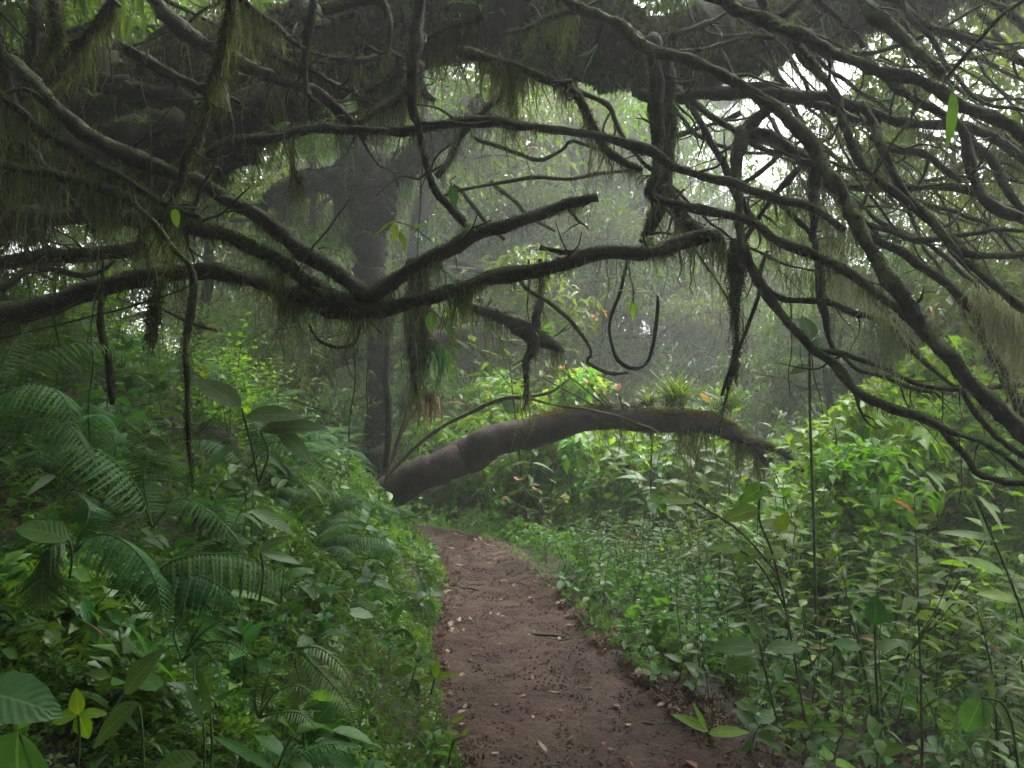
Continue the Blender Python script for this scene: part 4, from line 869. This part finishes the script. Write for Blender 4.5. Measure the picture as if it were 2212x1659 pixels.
for D, n in ((18.5, 7), (23.5, 9), (28, 11)):
    for k in range(n):
        r = -.24+.58*(k+.5)/n+rng.normal(0, .012); y = D+rng.normal(0, .5); x = r*y; p = (x, y, float(terrain(x, y))-.5)
        s = (.09 if .26 < r < .37 else .115 if r < .2 else .10)*y**.9*rng.uniform(.85, 1.1)
        lab, g = right_label('low-crowned mossy tree', p, 'trees standing in the mist'); tree('mid', p, s, lab, 'tree', g, 'forest_tree')
tr_pos = []
for y0, n in ((10.5, 6), (13.5, 9), (17, 11), (22, 14), (29, 20), (36, 22)):
    for k in range(n):
        x = ((k+.5)/n*2-1)*y0*.85+rng.normal(0, .6); y = y0+rng.normal(0, .8)
        tr_pos.append((x, y))
for x, y in tr_pos:
    if (2.7 < x/y*10 < 3.6 and y < 20) or (-1.2 < x/y*10 < 5 and y < 15): continue        # the break in the canopy, right of centre
    p = (x, y, float(terrain(x, y))-.2); kd = 'mid' if rng.random() < .75 else 'big'; lab, g = right_label('slim mossy tree' if kd == 'mid' else 'spreading mossy tree', p, 'trees standing in the mist'); tree(kd, p, rng.uniform(.75, 1.15), lab, 'tree', g, 'forest_tree')
# off-frame trees and shrubs added beside and behind the viewer to block light
for x, y, k in ((-4.8,4.2,'mid'),(-6.8,3.8,'big'),(-4.2,-.5,'mid'),(-7.5,0,'big'),(-3,-5,'mid'),(1,-3.4,'mid'),(4.2,-2,'mid'),(5,-5,'big'),(7.5,-1,'big'),(-6,-7,'big'),(3,-8,'big'),(9,-6,'big'),(-10,4,'big'),(-10.5,-3,'big'),(0,-10,'big'),(-5.5, 1.5, 'big'), (-4.5, -3, 'big'), (2.5, -4, 'big'), (-1, -6.5, 'big'), (-6, 6.5, 'big'), (-1.2, -2.5, 'mid')):
    p = (x, y, float(terrain(x, y))-.2); tree(k, p, 1., 'off-frame tree added to shade the near trail', 'tree', 'added shade trees around the viewer', 'added_shade_tree')
for x, y in ((-3.4,.2),(-4.6,1.6),(-2.4,-1.6),(-1,-2.6),(.8,-2.6),(2.4,-1.6),(3.6,.2),(4.4,1.6),(-5.6,3.),(3.9,-.6),(-3.6,-.8),(0,-4),(-2,-4),(2,-4),(0,-5.5)):
    p = (x, y, float(terrain(x, y))-.1); tree('shrub', p, 1.15, 'off-frame shrub added around the viewer to block light', 'shrub', 'added light-blocking shrubs around the viewer', 'shrub')  # off-frame shrubs added to keep low sky light out
# leafy crowns of the two near trees; leaves above the frame added for shade
mb = MB(); n = 330; y = rng.uniform(-6, 5.2, n); x = rng.uniform(-1, 1, n)*(4.5+np.abs(y)*.5)-.6; z = 2.75+.52*np.maximum(y, 0)+rng.uniform(.1, 1.5, n)+.25*np.maximum(np.abs(x)-np.maximum(y, 0)*.7-1, 0)*0
ctr = np.stack([x, y, z], -1)
cloud_crown(mb, ctr, rng.uniform(.35, .8, n), np.full(n, 330), .15, LC)
for n, xa, xb, ya, yb, da, db, per, r in ((70, -250, 760, -120, 330, 5.4, 8.5, 170, .42), (40, 700, 1500, -160, 40, 5.2, 7.5, 150, .4), (26, -250, 500, 300, 480, 5.5, 8., 120, .35), (14, 760, 1440, 20, 260, 8, 11, 110, .5), (10, 800, 1500, 200, 620, 10, 13, 130, .6), (10, 1440, 2250, 330, 600, 9, 12, 130, .5), (6, 350, 820, 150, 560, 9.5, 13, 130, .55)):
    ctr = np.array([P(rng.uniform(xa, xb), rng.uniform(ya, yb), rng.uniform(da, db)) for _ in range(n)])
    cloud_crown(mb, ctr, rng.uniform(.6, 1.3, n)*r, np.full(n, per), .11, LC)
o = part('crown', mb.mesh('crown', M['canopy']), tree1); o.location = [-c for c in tree1.location]
mb = MB(); n = 50; ctr = []
while len(ctr) < n:
    x, y = rng.uniform(1480, 2350), rng.uniform(-150, 520)
    if (1560 < x < 1760 and 200 < y < 430) or (x < 1620 and y > 120) or vnoise(x, y, 130, 3) < -.15: continue
    ctr.append(P(x, y, rng.uniform(5.6, 9)))
cloud_crown(mb, np.array(ctr), rng.uniform(.3, .7, n), np.full(n, 170), .12, LC)
o = part('crown', mb.mesh('crown', M['canopy']), tree2); o.location = [-c for c in tree2.location]

# ------------------------------------------------------------------ litter on the trail
rng = np.random.default_rng(111)
def leaf_obj(T, mat): 
    mb = MB(); mb.place(T, np.eye(3)[None], np.zeros((1, 3)), np.ones(1)); return mb.mesh('fallen_leaf', M[mat])
DL = []
for k in range(10):
    a = leaf_T(1, rng.uniform(.35, .6), 5, rng.uniform(-.5, .6), rng.uniform(-.4, .5), rng.uniform(.35, .5)); DL.append(leaf_obj(a, 'dead' if k < 8 else 'dead_red'))
tones = ['small pale', 'curled buff', 'flat brown', 'yellowish', 'crumpled tan']
for k in range(230):
    y = 2.5+5.5*rng.random()**1.3; e = rng.choice([-1, 1, 0, 0]); w = hw(y); x = pc(y)+(rng.uniform(-w, w) if e == 0 else e*w*rng.uniform(.7, 1.12)); m = rng.integers(0, 10)
    side = 'left edge' if x < pc(y)-w*.45 else 'right edge' if x > pc(y)+w*.45 else 'middle'
    ds = 'nearest stretch' if y < 3.3 else 'near stretch' if y < 4.3 else 'middle stretch' if y < 5.6 else 'far bend'
    solo('fallen_leaf', DL[m], f'{tones[m//2]} fallen leaf on the {side} of the {ds} of the dirt trail', 'leaf', 'fallen leaves scattered on the dirt trail', loc=(x, y, float(terrain(x, y))+.008), rot=(rng.normal(0, .25), rng.normal(0, .25), rng.random()*6.28), s=rng.uniform(.03, .075))
for k in range(26):
    y = rng.uniform(2.5, 6.5); w = hw(y); x = pc(y)+rng.choice([-1, 1])*w*rng.uniform(.3, 1.1); L_ = rng.uniform(.08, .3); a = rng.random()*3.1; q = []
    for s in range(6): xx = x+math.cos(a)*L_*s/5; yy = y+math.sin(a)*L_*s/5; a += rng.normal(0, .15); q.append([xx, yy, float(terrain(xx, yy))+.009, rng.uniform(.0015, .004)])
    mb = MB(); q = np.array(q); b = q[0, :3].copy(); q[:, :3] -= b; tube(mb, q, 5, .2, True)
    side = 'left' if x < pc(y) else 'right'; ds = 'nearest' if y < 3.3 else 'near' if y < 4.3 else 'middle' if y < 5.4 else 'far'
    solo('twig', mb.mesh('twig', M['stem_brown']), f'thin dry twig lying on the {side} half of the {ds} stretch of trail', 'twig', 'dry twigs lying on the trail', loc=b)
for pts, lab in ((((.02,5.0),(.16,4.85),(.3,4.8),(.42,4.68)), 'thin root snaking out of the left bank across the middle of the trail'), (((-.62,6.0),(-.45,5.92),(-.3,5.95),(-.18,5.85)), 'short root poking from the left bank near the bend'), (((.98,3.5),(.9,3.62),(.86,3.8),(.8,3.9)), 'dead stick lying along the right edge of the near trail')):
    q = np.array([[x, y, float(terrain(x, y))+(.008 if 0 < i < 3 else -.01), .011*(1-.18*i)] for i, (x, y) in enumerate(pts)]); b = q[0, :3].copy(); q[:, :3] -= b
    mb = MB(); tube(mb, resample(q, .03), 7, .3, True); solo('surface_root', mb.mesh('surface_root', M['stem_brown']), lab, 'root', loc=b)
# clods and grit: one mass
bm_V = np.array([[1, 0, 0], [-1, 0, 0], [0, 1, 0], [0, -1, 0], [0, 0, 1], [0, 0, -1]], float); bm_F = np.array([[0, 2, 4], [2, 1, 4], [1, 3, 4], [3, 0, 4], [2, 0, 5], [1, 2, 5], [3, 1, 5], [0, 3, 5]])
def clod():
    import bmesh
    bm = bmesh.new(); bmesh.ops.create_icosphere(bm, subdivisions=1, radius=1.)
    V = np.array([v.co[:] for v in bm.verts]); F = np.array([[v.index for v in f.verts] for f in bm.faces]); bm.free()
    return V*(1+rng.normal(0, .18, (len(V), 1)))*[1, .8, .55], F, np.zeros((len(V), 2))
mb = MB()
M['crumbs'] = soil_mat('damp_soil_crumbs', (.065, .035, .023), (.115, .065, .045), (.22, .16, .12), .6)
for k in range(6):
    n = 4200; y = 2.2+6*rng.random(n)**1.5; x = pc(y)+hw(y)*rng.uniform(-1.05, 1.05, n); s = .002+.009*rng.random(n)**4
    mb.place(clod(), rot_to(rng.normal(0, 1, (n, 3))), np.stack([x, y, terrain(x, y)+.002], -1), s)
solo('soil_crumbs', mb.mesh('soil_crumbs', M['crumbs'], False), 'loose crumbs of brown earth strewn over the trail', 'soil', kind='stuff')

# ------------------------------------------------------------------ plants one can point at
rng = np.random.default_rng(112)
def hero_frond(o, pts, D0, D1, plen, npin=26, droop=.7, pw=.11, mat='fern', teeth=8):
    a = limb_pts([(x, y, 5) for x, y in pts], D0, D1, .03); a[:, 3] = np.linspace(.004, .0012, len(a)); a[:, :3] -= np.array(o.location)
    mb = MB(); frond_into(mb, a, npin, plen, pw, droop, teeth, col=np.array([.5, .45, .5])); part('frond', mb.mesh('frond', M[mat]), o)
def hero_fern(base, D, label, fr, mat='fern', **kw):
    o = empty('fern', label, 'fern', tuple(P(base[0], base[1], D)))
    for pts, d0, d1, pl in fr: hero_frond(o, [base]+pts if d0 == D else pts, d0, d1, pl, mat=mat, **kw)
    return o
hero_fern((320,1290), 2.0, 'large fern with two arching grey-green fronds in the middle of the bank', [([(350,1225),(420,1200),(500,1200),(570,1222),(625,1258)], 2.0, 2.0, .15), ([(350,1250),(400,1240),(450,1250),(500,1285),(520,1320)], 2.0, 1.9, .12)], npin=30, droop=1.1)
hero_fern((160,1190), 1.9, 'fern with three drooping dark fronds left of the large grey-green fern', [([(210,1155),(260,1165),(310,1210),(340,1270),(352,1345)], 1.9, 1.75, .11), ([(130,1170),(100,1200),(90,1260),(88,1325)], 1.9, 1.8, .10), ([(130,1140),(90,1120),(50,1130),(30,1160)], 1.9, 1.95, .09), ([(190,1120),(190,1090),(175,1070)], 1.9, 2., .07)], npin=28, droop=.9)
hero_fern((395,1430), 1.7, 'silvery hand-shaped fern low on the bank', [([(420,1370),(450,1330)], 1.7, 1.65, .03), ([(430,1375),(480,1340),(505,1345)], 1.7, 1.65, .03), ([(440,1390),(500,1390),(540,1420)], 1.7, 1.6, .035), ([(430,1400),(470,1440),(480,1500)], 1.7, 1.55, .03), ([(410,1400),(420,1450),(415,1500)], 1.7, 1.55, .03), ([(380,1390),(375,1360),(400,1330)], 1.7, 1.7, .03)], npin=16, droop=.3, pw=.2)
hero_fern((640,1400), 2.1, 'pale green fern lying beside the trail edge', [([(670,1430),(710,1470),(750,1520),(770,1570)], 2.1, 2.0, .055), ([(690,1400),(740,1440),(765,1490),(780,1530)], 2.1, 2.05, .05), ([(640,1440),(650,1480),(640,1540)], 2.1, 2.0, .05)], 'fern_pale', npin=24, droop=.4, pw=.14)
hero_fern((560,1550), 1.75, 'yellowish lacy fern at the bottom of the bank', [([(590,1500),(640,1480),(680,1500)], 1.75, 1.7, .04), ([(570,1500),(585,1450),(620,1430)], 1.75, 1.8, .035), ([(600,1540),(650,1540),(680,1570)], 1.75, 1.7, .04), ([(550,1510),(560,1460),(555,1430)], 1.75, 1.8, .035)], 'fern_pale', npin=20, droop=.4, pw=.13)
hero_fern((330,1140), 2.6, 'long fern whose fronds sweep down the upper bank at left', [([(300,1060),(250,1000),(180,960),(110,960),(60,990)], 2.6, 2.5, .16), ([(310,1040),(320,980),(280,930)], 2.6, 2.7, .12), ([(380,1080),(430,1090),(500,1150),(530,1200)], 2.6, 2.4, .10)], npin=26, droop=.9)
hero_fern((-20,1000), 2.4, 'tall fern spreading bright fronds at the left frame edge', [([(0,880),(60,830),(130,850),(170,940)], 2.4, 2.3, .16), ([(10,900),(40,800),(120,750),(200,740),(260,760)], 2.4, 2.7, .16), ([(20,950),(80,900),(150,920),(210,1010)], 2.4, 2.3, .13), ([(-10,850),(20,760),(60,710)], 2.4, 2.7, .13)], npin=28, droop=.8)
hero_fern((540,1010), 3.6, 'fern arching right on the bank beneath the slanting trunk', [([(480,960),(420,950),(370,975)], 3.6, 3.5, .13), ([(580,960),(640,960),(690,1000),(720,1050)], 3.6, 3.4, .12), ([(560,950),(540,900),(500,880)], 3.6, 3.8, .11)], npin=26)
def hero_leaf(o, p0, p1, D, wfrac, mat='broad', roll=0., D1=None, droop=.25, T=None):
    D1 = D if D1 is None else D1
    a, b = P(*p0, D), P(*p1, D1); d = b-a; L_ = np.linalg.norm(d); mb = MB()
    T = leaf_T(1, wfrac, 10, .12, droop, .42, .03); nrm = np.array([0, -.55, .8])
    y = d/L_; x = norm(np.cross(y, nrm)); z = np.cross(x, y)
    mb.place(T, np.stack([x, y, z], -1)[None], (a-np.array(o.location))[None], np.array([L_]), np.array([[rng.uniform(.2, .9), rng.uniform(.3, .8), .5]])); part('leaf', mb.mesh('leaf', M[mat]), o)
def hero_plant(base, D, label, leaves, stems, mat='broad', name='broad_leaf_plant', cat='plant', stemmat='stem', sw=5):
    o = empty(name, label, cat, tuple(P(*base, D)))
    for lf in leaves: hero_leaf(o, lf[0], lf[1], lf[3] if len(lf) > 3 else D, lf[2], mat)
    for st in stems:
        q = limb_pts([(x, y, sw) for x, y in st], D, D); q[:, :3] -= np.array(o.location); mb = MB(); tube(mb, q, 6, 0); part('stem', mb.mesh('stem', M[stemmat]), o)
    return o
hero_plant((10,1600), 1.45, 'large toothed heart leaf reaching in at the lower left corner', [((-60,1490),(128,1522),.62)], [[(-60,1700),(-70,1600),(-58,1492)]])
hero_plant((30,1700), 1.3, 'round dark leaf cut by the lower left corner', [((40,1580),(20,1760),.95)], [[(60,1750),(70,1650),(42,1582)]])
hero_plant((165,1620), 1.5, 'four-leaved cross-shaped seedling at the lower left', [((170,1543),(105,1550),.62),((170,1543),(160,1490),.6),((170,1543),(228,1535),.45),((170,1543),(190,1600),.6)], [[(168,1660),(172,1600),(170,1545)]], 'bright', 'seedling')
hero_plant((280,1660), 1.45, 'big drooping dull leaf beside the four-leaved seedling', [((300,1520),(170,1605),.42),((270,1500),(330,1400),.5)], [[(310,1680),(308,1580),(300,1522)]])
hero_plant((380,1700), 1.5, 'leaf with a bitten edge at the very bottom of the bank', [((430,1640),(300,1668),.5),((440,1560),(400,1470),.18),], [[(440,1700),(442,1600),(440,1560)]])
hero_plant((520,1600), 1.6, 'two grass-like blades crossing at the bottom of the bank', [((455,1540),(420,1430),.16),((460,1590),(615,1660),.13)], [[(455,1680),(458,1600),(455,1542)]], 'herb', 'grass_plant')
hero_plant((490,1330), 1.9, 'pair of pleated oval leaves above the trail-side moss', [((560,1190),(620,1150),.4),((565,1195),(650,1205),.3),((540,1100),(640,1140),.3)], [[(560,1300),(570,1240),(562,1192)]])
hero_plant((80,1300), 1.85, 'broad wrinkled leaf above the drooping ferns at far left', [((150,1165),(30,1120),.5),((120,1030),(40,1060),.5)], [[(150,1250),(156,1200),(150,1166)]])
hero_plant((640,1210), 3.2, 'large-leaved plant on the crest under the slanting trunk', [((520,880),(420,800),.45),((530,900),(650,880),.5),((560,930),(700,900),.4),((510,960),(430,1010),.4),((600,930),(680,990),.45)], [[(560,1050),(545,970),(522,882)],[(560,1040),(580,980),(562,932)]])
hero_plant((1755,1500), 4.4, 'bamboo-straight green stem with round dark leaves at its top', [((1750,770),(1700,745),.8),((1752,760),(1800,720),.7),((1750,745),(1690,700),.8),((1752,790),(1705,800),.6),((1752,735),(1740,680),.8),((1755,780),(1820,790),.5)], [[(1768,1560),(1762,1300),(1757,1100),(1750,900),(1749,745)]], 'broad', 'green_stem', 'sapling', 'stem', 6)
hero_plant((1740,1500), 3.4, 'sapling with large round backlit leaves right of the trail', [((1640,1100),(1560,1112),.62),((1655,1050),(1600,1075),.8),((1680,1150),(1700,1105),.6),((1600,1190),(1530,1172),.42),((1640,1195),(1582,1200),.75),((1650,1200),(1700,1185),.7),((1500,1085),(1400,1065),.3),((1440,1100),(1405,1060),.5),((1640,1130),(1720,1140),.4)], [[(1740,1560),(1700,1330),(1670,1200),(1640,1120),(1645,1050)],[(1690,1300),(1640,1220),(1600,1190)],[(1680,1240),(1600,1150),(1500,1085)]], 'bright', 'sapling', 'sapling', 'stem_brown', 5)
hero_plant((1890,1400), 3.2, 'upright bush-edge sprig with one bitten heart leaf', [((1890,1350),(1895,1290),.8),((1890,1400),(1950,1380),.45),((1860,1400),(1800,1380),.5)], [[(1900,1560),(1892,1450),(1890,1350)]], 'herb', 'seedling')
hero_plant((2100,1650), 2.4, 'curled pale leaf on a hooked stalk at the lower right', [((2120,1510),(2085,1585),.7),((2125,1512),(2150,1585),.5)], [[(2200,1660),(2185,1560),(2160,1515),(2120,1508)]], 'broad', 'hooked_leaf_plant')
hero_plant((2180,1300), 2.7, 'plant with long spear leaves at the right frame edge', [((2000,1020),(2060,1060),.3),((2100,1080),(2170,1190),.2),((2110,1070),(2200,1150),.22),((2160,1170),(2040,1130),.2),((2170,1240),(2080,1190),.3),((2200,1300),(2120,1270),.35)], [[(2260,1500),(2200,1300),(2110,1080)]], 'bright', 'spear_leaf_plant')
hero_plant((1700,1560), 3.0, 'dull green plant leaning over the shaded verge', [((1640,1400),(1540,1385),.5),((1640,1430),(1560,1440),.5),((1660,1400),(1740,1390),.5),((1640,1380),(1620,1330),.5),((1670,1440),(1700,1480),.6)], [[(1680,1560),(1660,1480),(1640,1385)]], 'herb', 'seedling')
hero_plant((1495,1560), 2.9, 'pale strap-leaved seedling on the right edge of the trail', [((1530,1580),(1460,1535),.3),((1530,1585),(1620,1570),.3),((1525,1580),(1505,1520),.2)], [[(1535,1600),(1532,1590),(1528,1580)]], 'bright', 'seedling')
hero_plant((980,1640), 2.45, 'lone green seedling leaning over the left trail edge', [((1000,1590),(1010,1570),.5),((975,1560),(1000,1545),.5),((990,1585),(960,1575),.4)], [[(968,1650),(980,1600),(1000,1590)]], 'bright', 'seedling')
hero_plant((945,1500), 2.7, 'little seedling springing from the clubmoss onto the trail', [((940,1465),(985,1450),.4),((940,1465),(945,1425),.4),((938,1465),(900,1470),.4)], [[(930,1500),(936,1480),(940,1465)]], 'bright', 'seedling')
# sprigs hanging or growing on the limbs
hero_plant((850,480), 3.6, 'sprig with a long pale leaf above the V branch', [((850,478),(800,505),.3),((850,480),(856,520),.35),((862,500),(880,540),.3),((880,500),(930,470),.3)], [[(930,520),(890,490),(850,478)]], 'bright', 'leafy_sprig', 'sprig', 'stem_brown', 3)
hero_plant((985,400), 3.7, 'pair of dangling dark leaves in the clearing', [((975,400),(985,450),.42),((985,455),(1010,460),.7)], [[(985,380),(972,390),(975,402)]], 'broad', 'leafy_sprig', 'sprig', 'stem_brown', 3)
hero_plant((980,570), 3.4, 'three leaves just under the lower arm of the V branch', [((940,570),(985,585),.5),((965,590),(990,615),.3),((755,545),(778,568),.4)], [[(930,580),(940,572),(965,590)]], 'broad', 'leafy_sprig', 'sprig', 'stem_brown', 3)
hero_plant((940,660), 3.9, 'broad and long leaf hanging under the mossy lower branch', [((935,672),(925,718),.6),((955,695),(1000,745),.35),((985,735),(1020,750),.3),((800,690),(815,730),.4)], [[(900,690),(935,672),(955,695)]], 'broad', 'leafy_sprig', 'sprig', 'stem_brown', 3)
hero_plant((1370,640), 4.6, 'bright finger-leaved fern hanging beside the hooked vine', [((1368,625),(1335,622),.2),((1368,630),(1405,622),.2),((1368,640),(1340,655),.2),((1368,640),(1395,660),.2),((1368,650),(1352,680),.22),((1368,650),(1385,680),.22),((1368,655),(1368,695),.22)], [[(1367,612),(1368,640),(1368,656)]], 'bright', 'finger_fern', 'fern', 'stem', 3)
hero_plant((2060,230), 3.1, 'long pale green leaf hanging alone in the upper right', [((2058,195),(2062,315),.22)], [[(2050,180),(2055,188),(2058,196)]], 'shrub', 'hanging_leaf', 'leaf', 'stem', 3)
hero_plant((370,450), 3.0, 'single oval leaf hanging from the left limbs', [((378,450),(380,490),.5)], [[(372,420),(376,440),(378,451)]], 'shrub', 'hanging_leaf', 'leaf', 'stem', 3)
hero_fern((1290,95), 3.9, 'small bright triangular fern below the great trunk', [([(1280,120),(1265,150),(1255,180)], 3.9, 3.9, .05), ([(1270,115),(1250,120)], 3.9, 3.9, .04)], 'fern_pale', npin=12, droop=.1, pw=.18)
for k, (x, y, D) in enumerate(((848,150,4.6),(993,150,5.),(940,330,5.4),(1080,180,5.2),(745,300,4.4))):
    hero_fern((x, y), D, ['ladder fern hanging at the clearing\'s upper left', 'long ladder fern hanging under the great trunk', 'ladder fern hanging over the stout tree', 'short ladder fern hanging near the mossy spur', 'ladder fern hanging below the long limb at left'][k], [([(x+3, y+40), (x+1, y+90), (x+4, y+130)], D, D, .05), ([(x+15, y+30), (x+22, y+80)], D, D, .04)], 'fern_pale' if k % 2 else 'fern', npin=30, droop=.1, pw=.12, teeth=2)
for k in range(26):
    x, y, D = (rng.uniform(150, 1450), rng.uniform(60, 300), 4.35) if k < 12 else [(520,440,3.2),(660,548,3.3),(1010,500,3.35),(1180,562,3.45),(300,590,3.35),(600,285,3.75),(720,262,3.75),(1100,262,3.85),(1400,528,3.5),(700,640,3.3),(480,560,3.3),(1500,350,4.),(1860,470,3.3),(1700,60,3.5)][k-12]
    v = P(x, y, D); o = fern(tuple(v), rng.uniform(.14, .26), ('small pale fern sprouting from the moss of the great overhead trunk' if k < 12 else 'tiny fern perched on a mossy limb'), 'small ferns growing on the mossy limbs', 'pale', 4)
M['tuft'] = leaf_mat('tuft_green', (.05, .12, .02), (.12, .22, .03), trans=.45)
# tufts perched on the limbs
def tuft(base, D, label, n, ll, el, mat='bright', az=None, name='grass_tuft', T=LF_G, lw=.9):
    o = empty(name, label, 'tuft', tuple(P(*base, D))); mb = MB(); a = rng.random(n)*6.28 if az is None else rng.normal(az, .7, n)
    L_ = ll*rng.uniform(.5, 1.2, n); mb.place(T, rot_to(dirs(a, np.clip(rng.normal(el, .35, n), -1.5, 1.5))), rng.normal(0, ll*.12, (n, 3))*[1.4, 1, .3], np.stack([L_*lw, L_, L_], -1)); part('blades', mb.mesh('blades', M[mat]), o)
    mb = MB(); m = 160; mb.place(TRI, rot_to(rng.normal(0, 1, (m, 3))-[0, 0, .6]), rng.normal(0, ll*.12, (m, 3))*[1.5, 1, .6], np.stack([np.full(m, .008), rng.uniform(.03, .1, m), np.ones(m)*.05], -1)); part('root_mat', mb.mesh('root_mat', M['moss_dark']), o); return o
tuft((1462,868), 6.95, 'tallest spiky grass tuft standing on the mossy crest of the arching trunk', 150, .34, 1.0, 'tuft')
tuft((1570,880), 7.0, 'smaller grass tuft at the right end of the arching trunk', 110, .3, 1.0, 'tuft')
tuft((1400,870), 7.2, 'thin pale grass tuft at the middle of the arching trunk', 60, .25, .8, 'tuft')
tuft((930,745), 5.6, 'bunch of long strap leaves hanging from the matted roots', 26, .32, -1.1, 'herb', 0., 'strap_leaf_tuft', LF_N, .3)
tuft((925,850), 6.4, 'clump of brown dead fronds drooping by the slender stems', 34, .26, -1.0, 'dead', None, 'dead_frond_clump', LF_N, .4)
tuft((1160,720), 6., 'green strap tuft sitting on the snapped mossy branch', 40, .16, .6, 'bright', 0., 'strap_leaf_tuft', LF_N, .5)
# shrub with orange young leaves growing on the arching trunk, and another behind it
M['orange'] = leaf_mat('young_orange_leaf', (.35, .14, .06), (.5, .25, .12), rough=.4, trans=.45, tmul=(1.2, 1.1, .8))
def orange_shrub(base, D, label, tips):
    o = empty('young_shrub', label, 'shrub', tuple(P(*base, D))); b = np.array(o.location)
    for tx, ty in tips:
        q = limb_pts([(base[0], base[1], 5), ((base[0]+tx)/2+6, (base[1]+ty)/2+4, 4), (tx, ty, 3)], D, D+rng.normal(0, .1), .03); q[:, :3] -= b; mb = MB(); tube(mb, q, 5, 0); part('stem', mb.mesh('stem', M['stem_brown']), o)
        mb = MB(); n = 9; i = rng.integers(len(q)//2, len(q), n); i[:4] = len(q)-1; mb.place(LF_L, rot_to(dirs(rng.random(n)*6.28, rng.uniform(-.3, .9, n))), q[i, :3], rng.uniform(.07, .13, n)); part('foliage', mb.mesh('foliage', M['shrub']), o)
        mb = MB(); n = 2; mb.place(LF_W, rot_to(dirs(rng.random(n)*6.28, rng.uniform(.5, 1.2, n))), np.repeat(q[-1:, :3], n, 0), rng.uniform(.05, .1, n)); part('young_leaf', mb.mesh('young_leaf', M['orange']), o)
orange_shrub((1340,905), 7.1, 'little shrub with orange young leaves growing on the arching trunk', [(1215,800),(1270,830),(1300,850),(1335,845),(1170,815),(1385,870),(1250,880)])
orange_shrub((1170,1110), 8., 'shrub with orange young leaves under the arching trunk', [(1120,1040),(1195,1040),(1160,1060),(1220,1080),(1090,1080)])
for base, D, label, s, T in (((820,1700//1),2.2,'',0,None),):
    pass
# dead leaves caught on the bank
for (x, y, D, lab) in ((762,1300,2.45,'pink-brown dead leaf caught in the clubmoss'),(228,1375,1.75,'orange dead leaf caught low on the dark bank')):
    p = P(x, y, D); solo('dead_leaf', DL[9], lab, 'leaf', loc=tuple(p), rot=(.9, .3, 1.8), s=.06)

# ------------------------------------------------------------------ mist under the trees
rng = np.random.default_rng(113)
import bmesh
bm = bmesh.new(); bmesh.ops.create_cube(bm, size=1)
me = bpy.data.meshes.new('haze'); bm.to_mesh(me); bm.free()
hz = solo('haze', me, kind='stuff', loc=(0, 95, 2)); hz.scale = (260, 270, 36); hz['label'] = 'thin grey mist hanging in the forest air'; hz['category'] = 'mist'
m, N, L = nt('mist'); pv = N.new('ShaderNodeVolumePrincipled'); pv.inputs['Density'].default_value = HAZE; pv.inputs['Color'].default_value = (.93, .96, .95, 1); pv.inputs['Anisotropy'].default_value = .4
out = N.new('ShaderNodeOutputMaterial'); L.new(pv.outputs[0], out.inputs['Volume']); me.materials.append(m)

# ------------------------------------------------------------------ tell look-alikes apart by their order in the row
rng = np.random.default_rng(114)
bpy.context.view_layer.update()
by = {}
for o in bpy.data.objects:
    if o.parent is None and 'label' in o and 'group' in o: by.setdefault(o['label'], []).append(o)
NTH = ['first', 'second', 'third', 'fourth', 'fifth', 'sixth', 'seventh', 'eighth', 'ninth', 'tenth', 'eleventh', 'twelfth', 'thirteenth', 'fourteenth', 'fifteenth', 'sixteenth', 'seventeenth', 'eighteenth', 'nineteenth', 'twentieth']
for lb, os_ in by.items():
    if not 2 <= len(os_) <= 21 or 'around the viewer' in os_[0]['group']: continue
    os_.sort(key=lambda o: to_px(o.location)[0])
    for i, o in enumerate(os_):
        w = 'leftmost' if i == 0 else 'rightmost' if i == len(os_)-1 else NTH[i]+' from left'
        t = lb+', '+w
        if len(t.split()) > 16: t = t.replace(' the ', ' ')
        if len(t.split()) <= 16: o['label'] = t
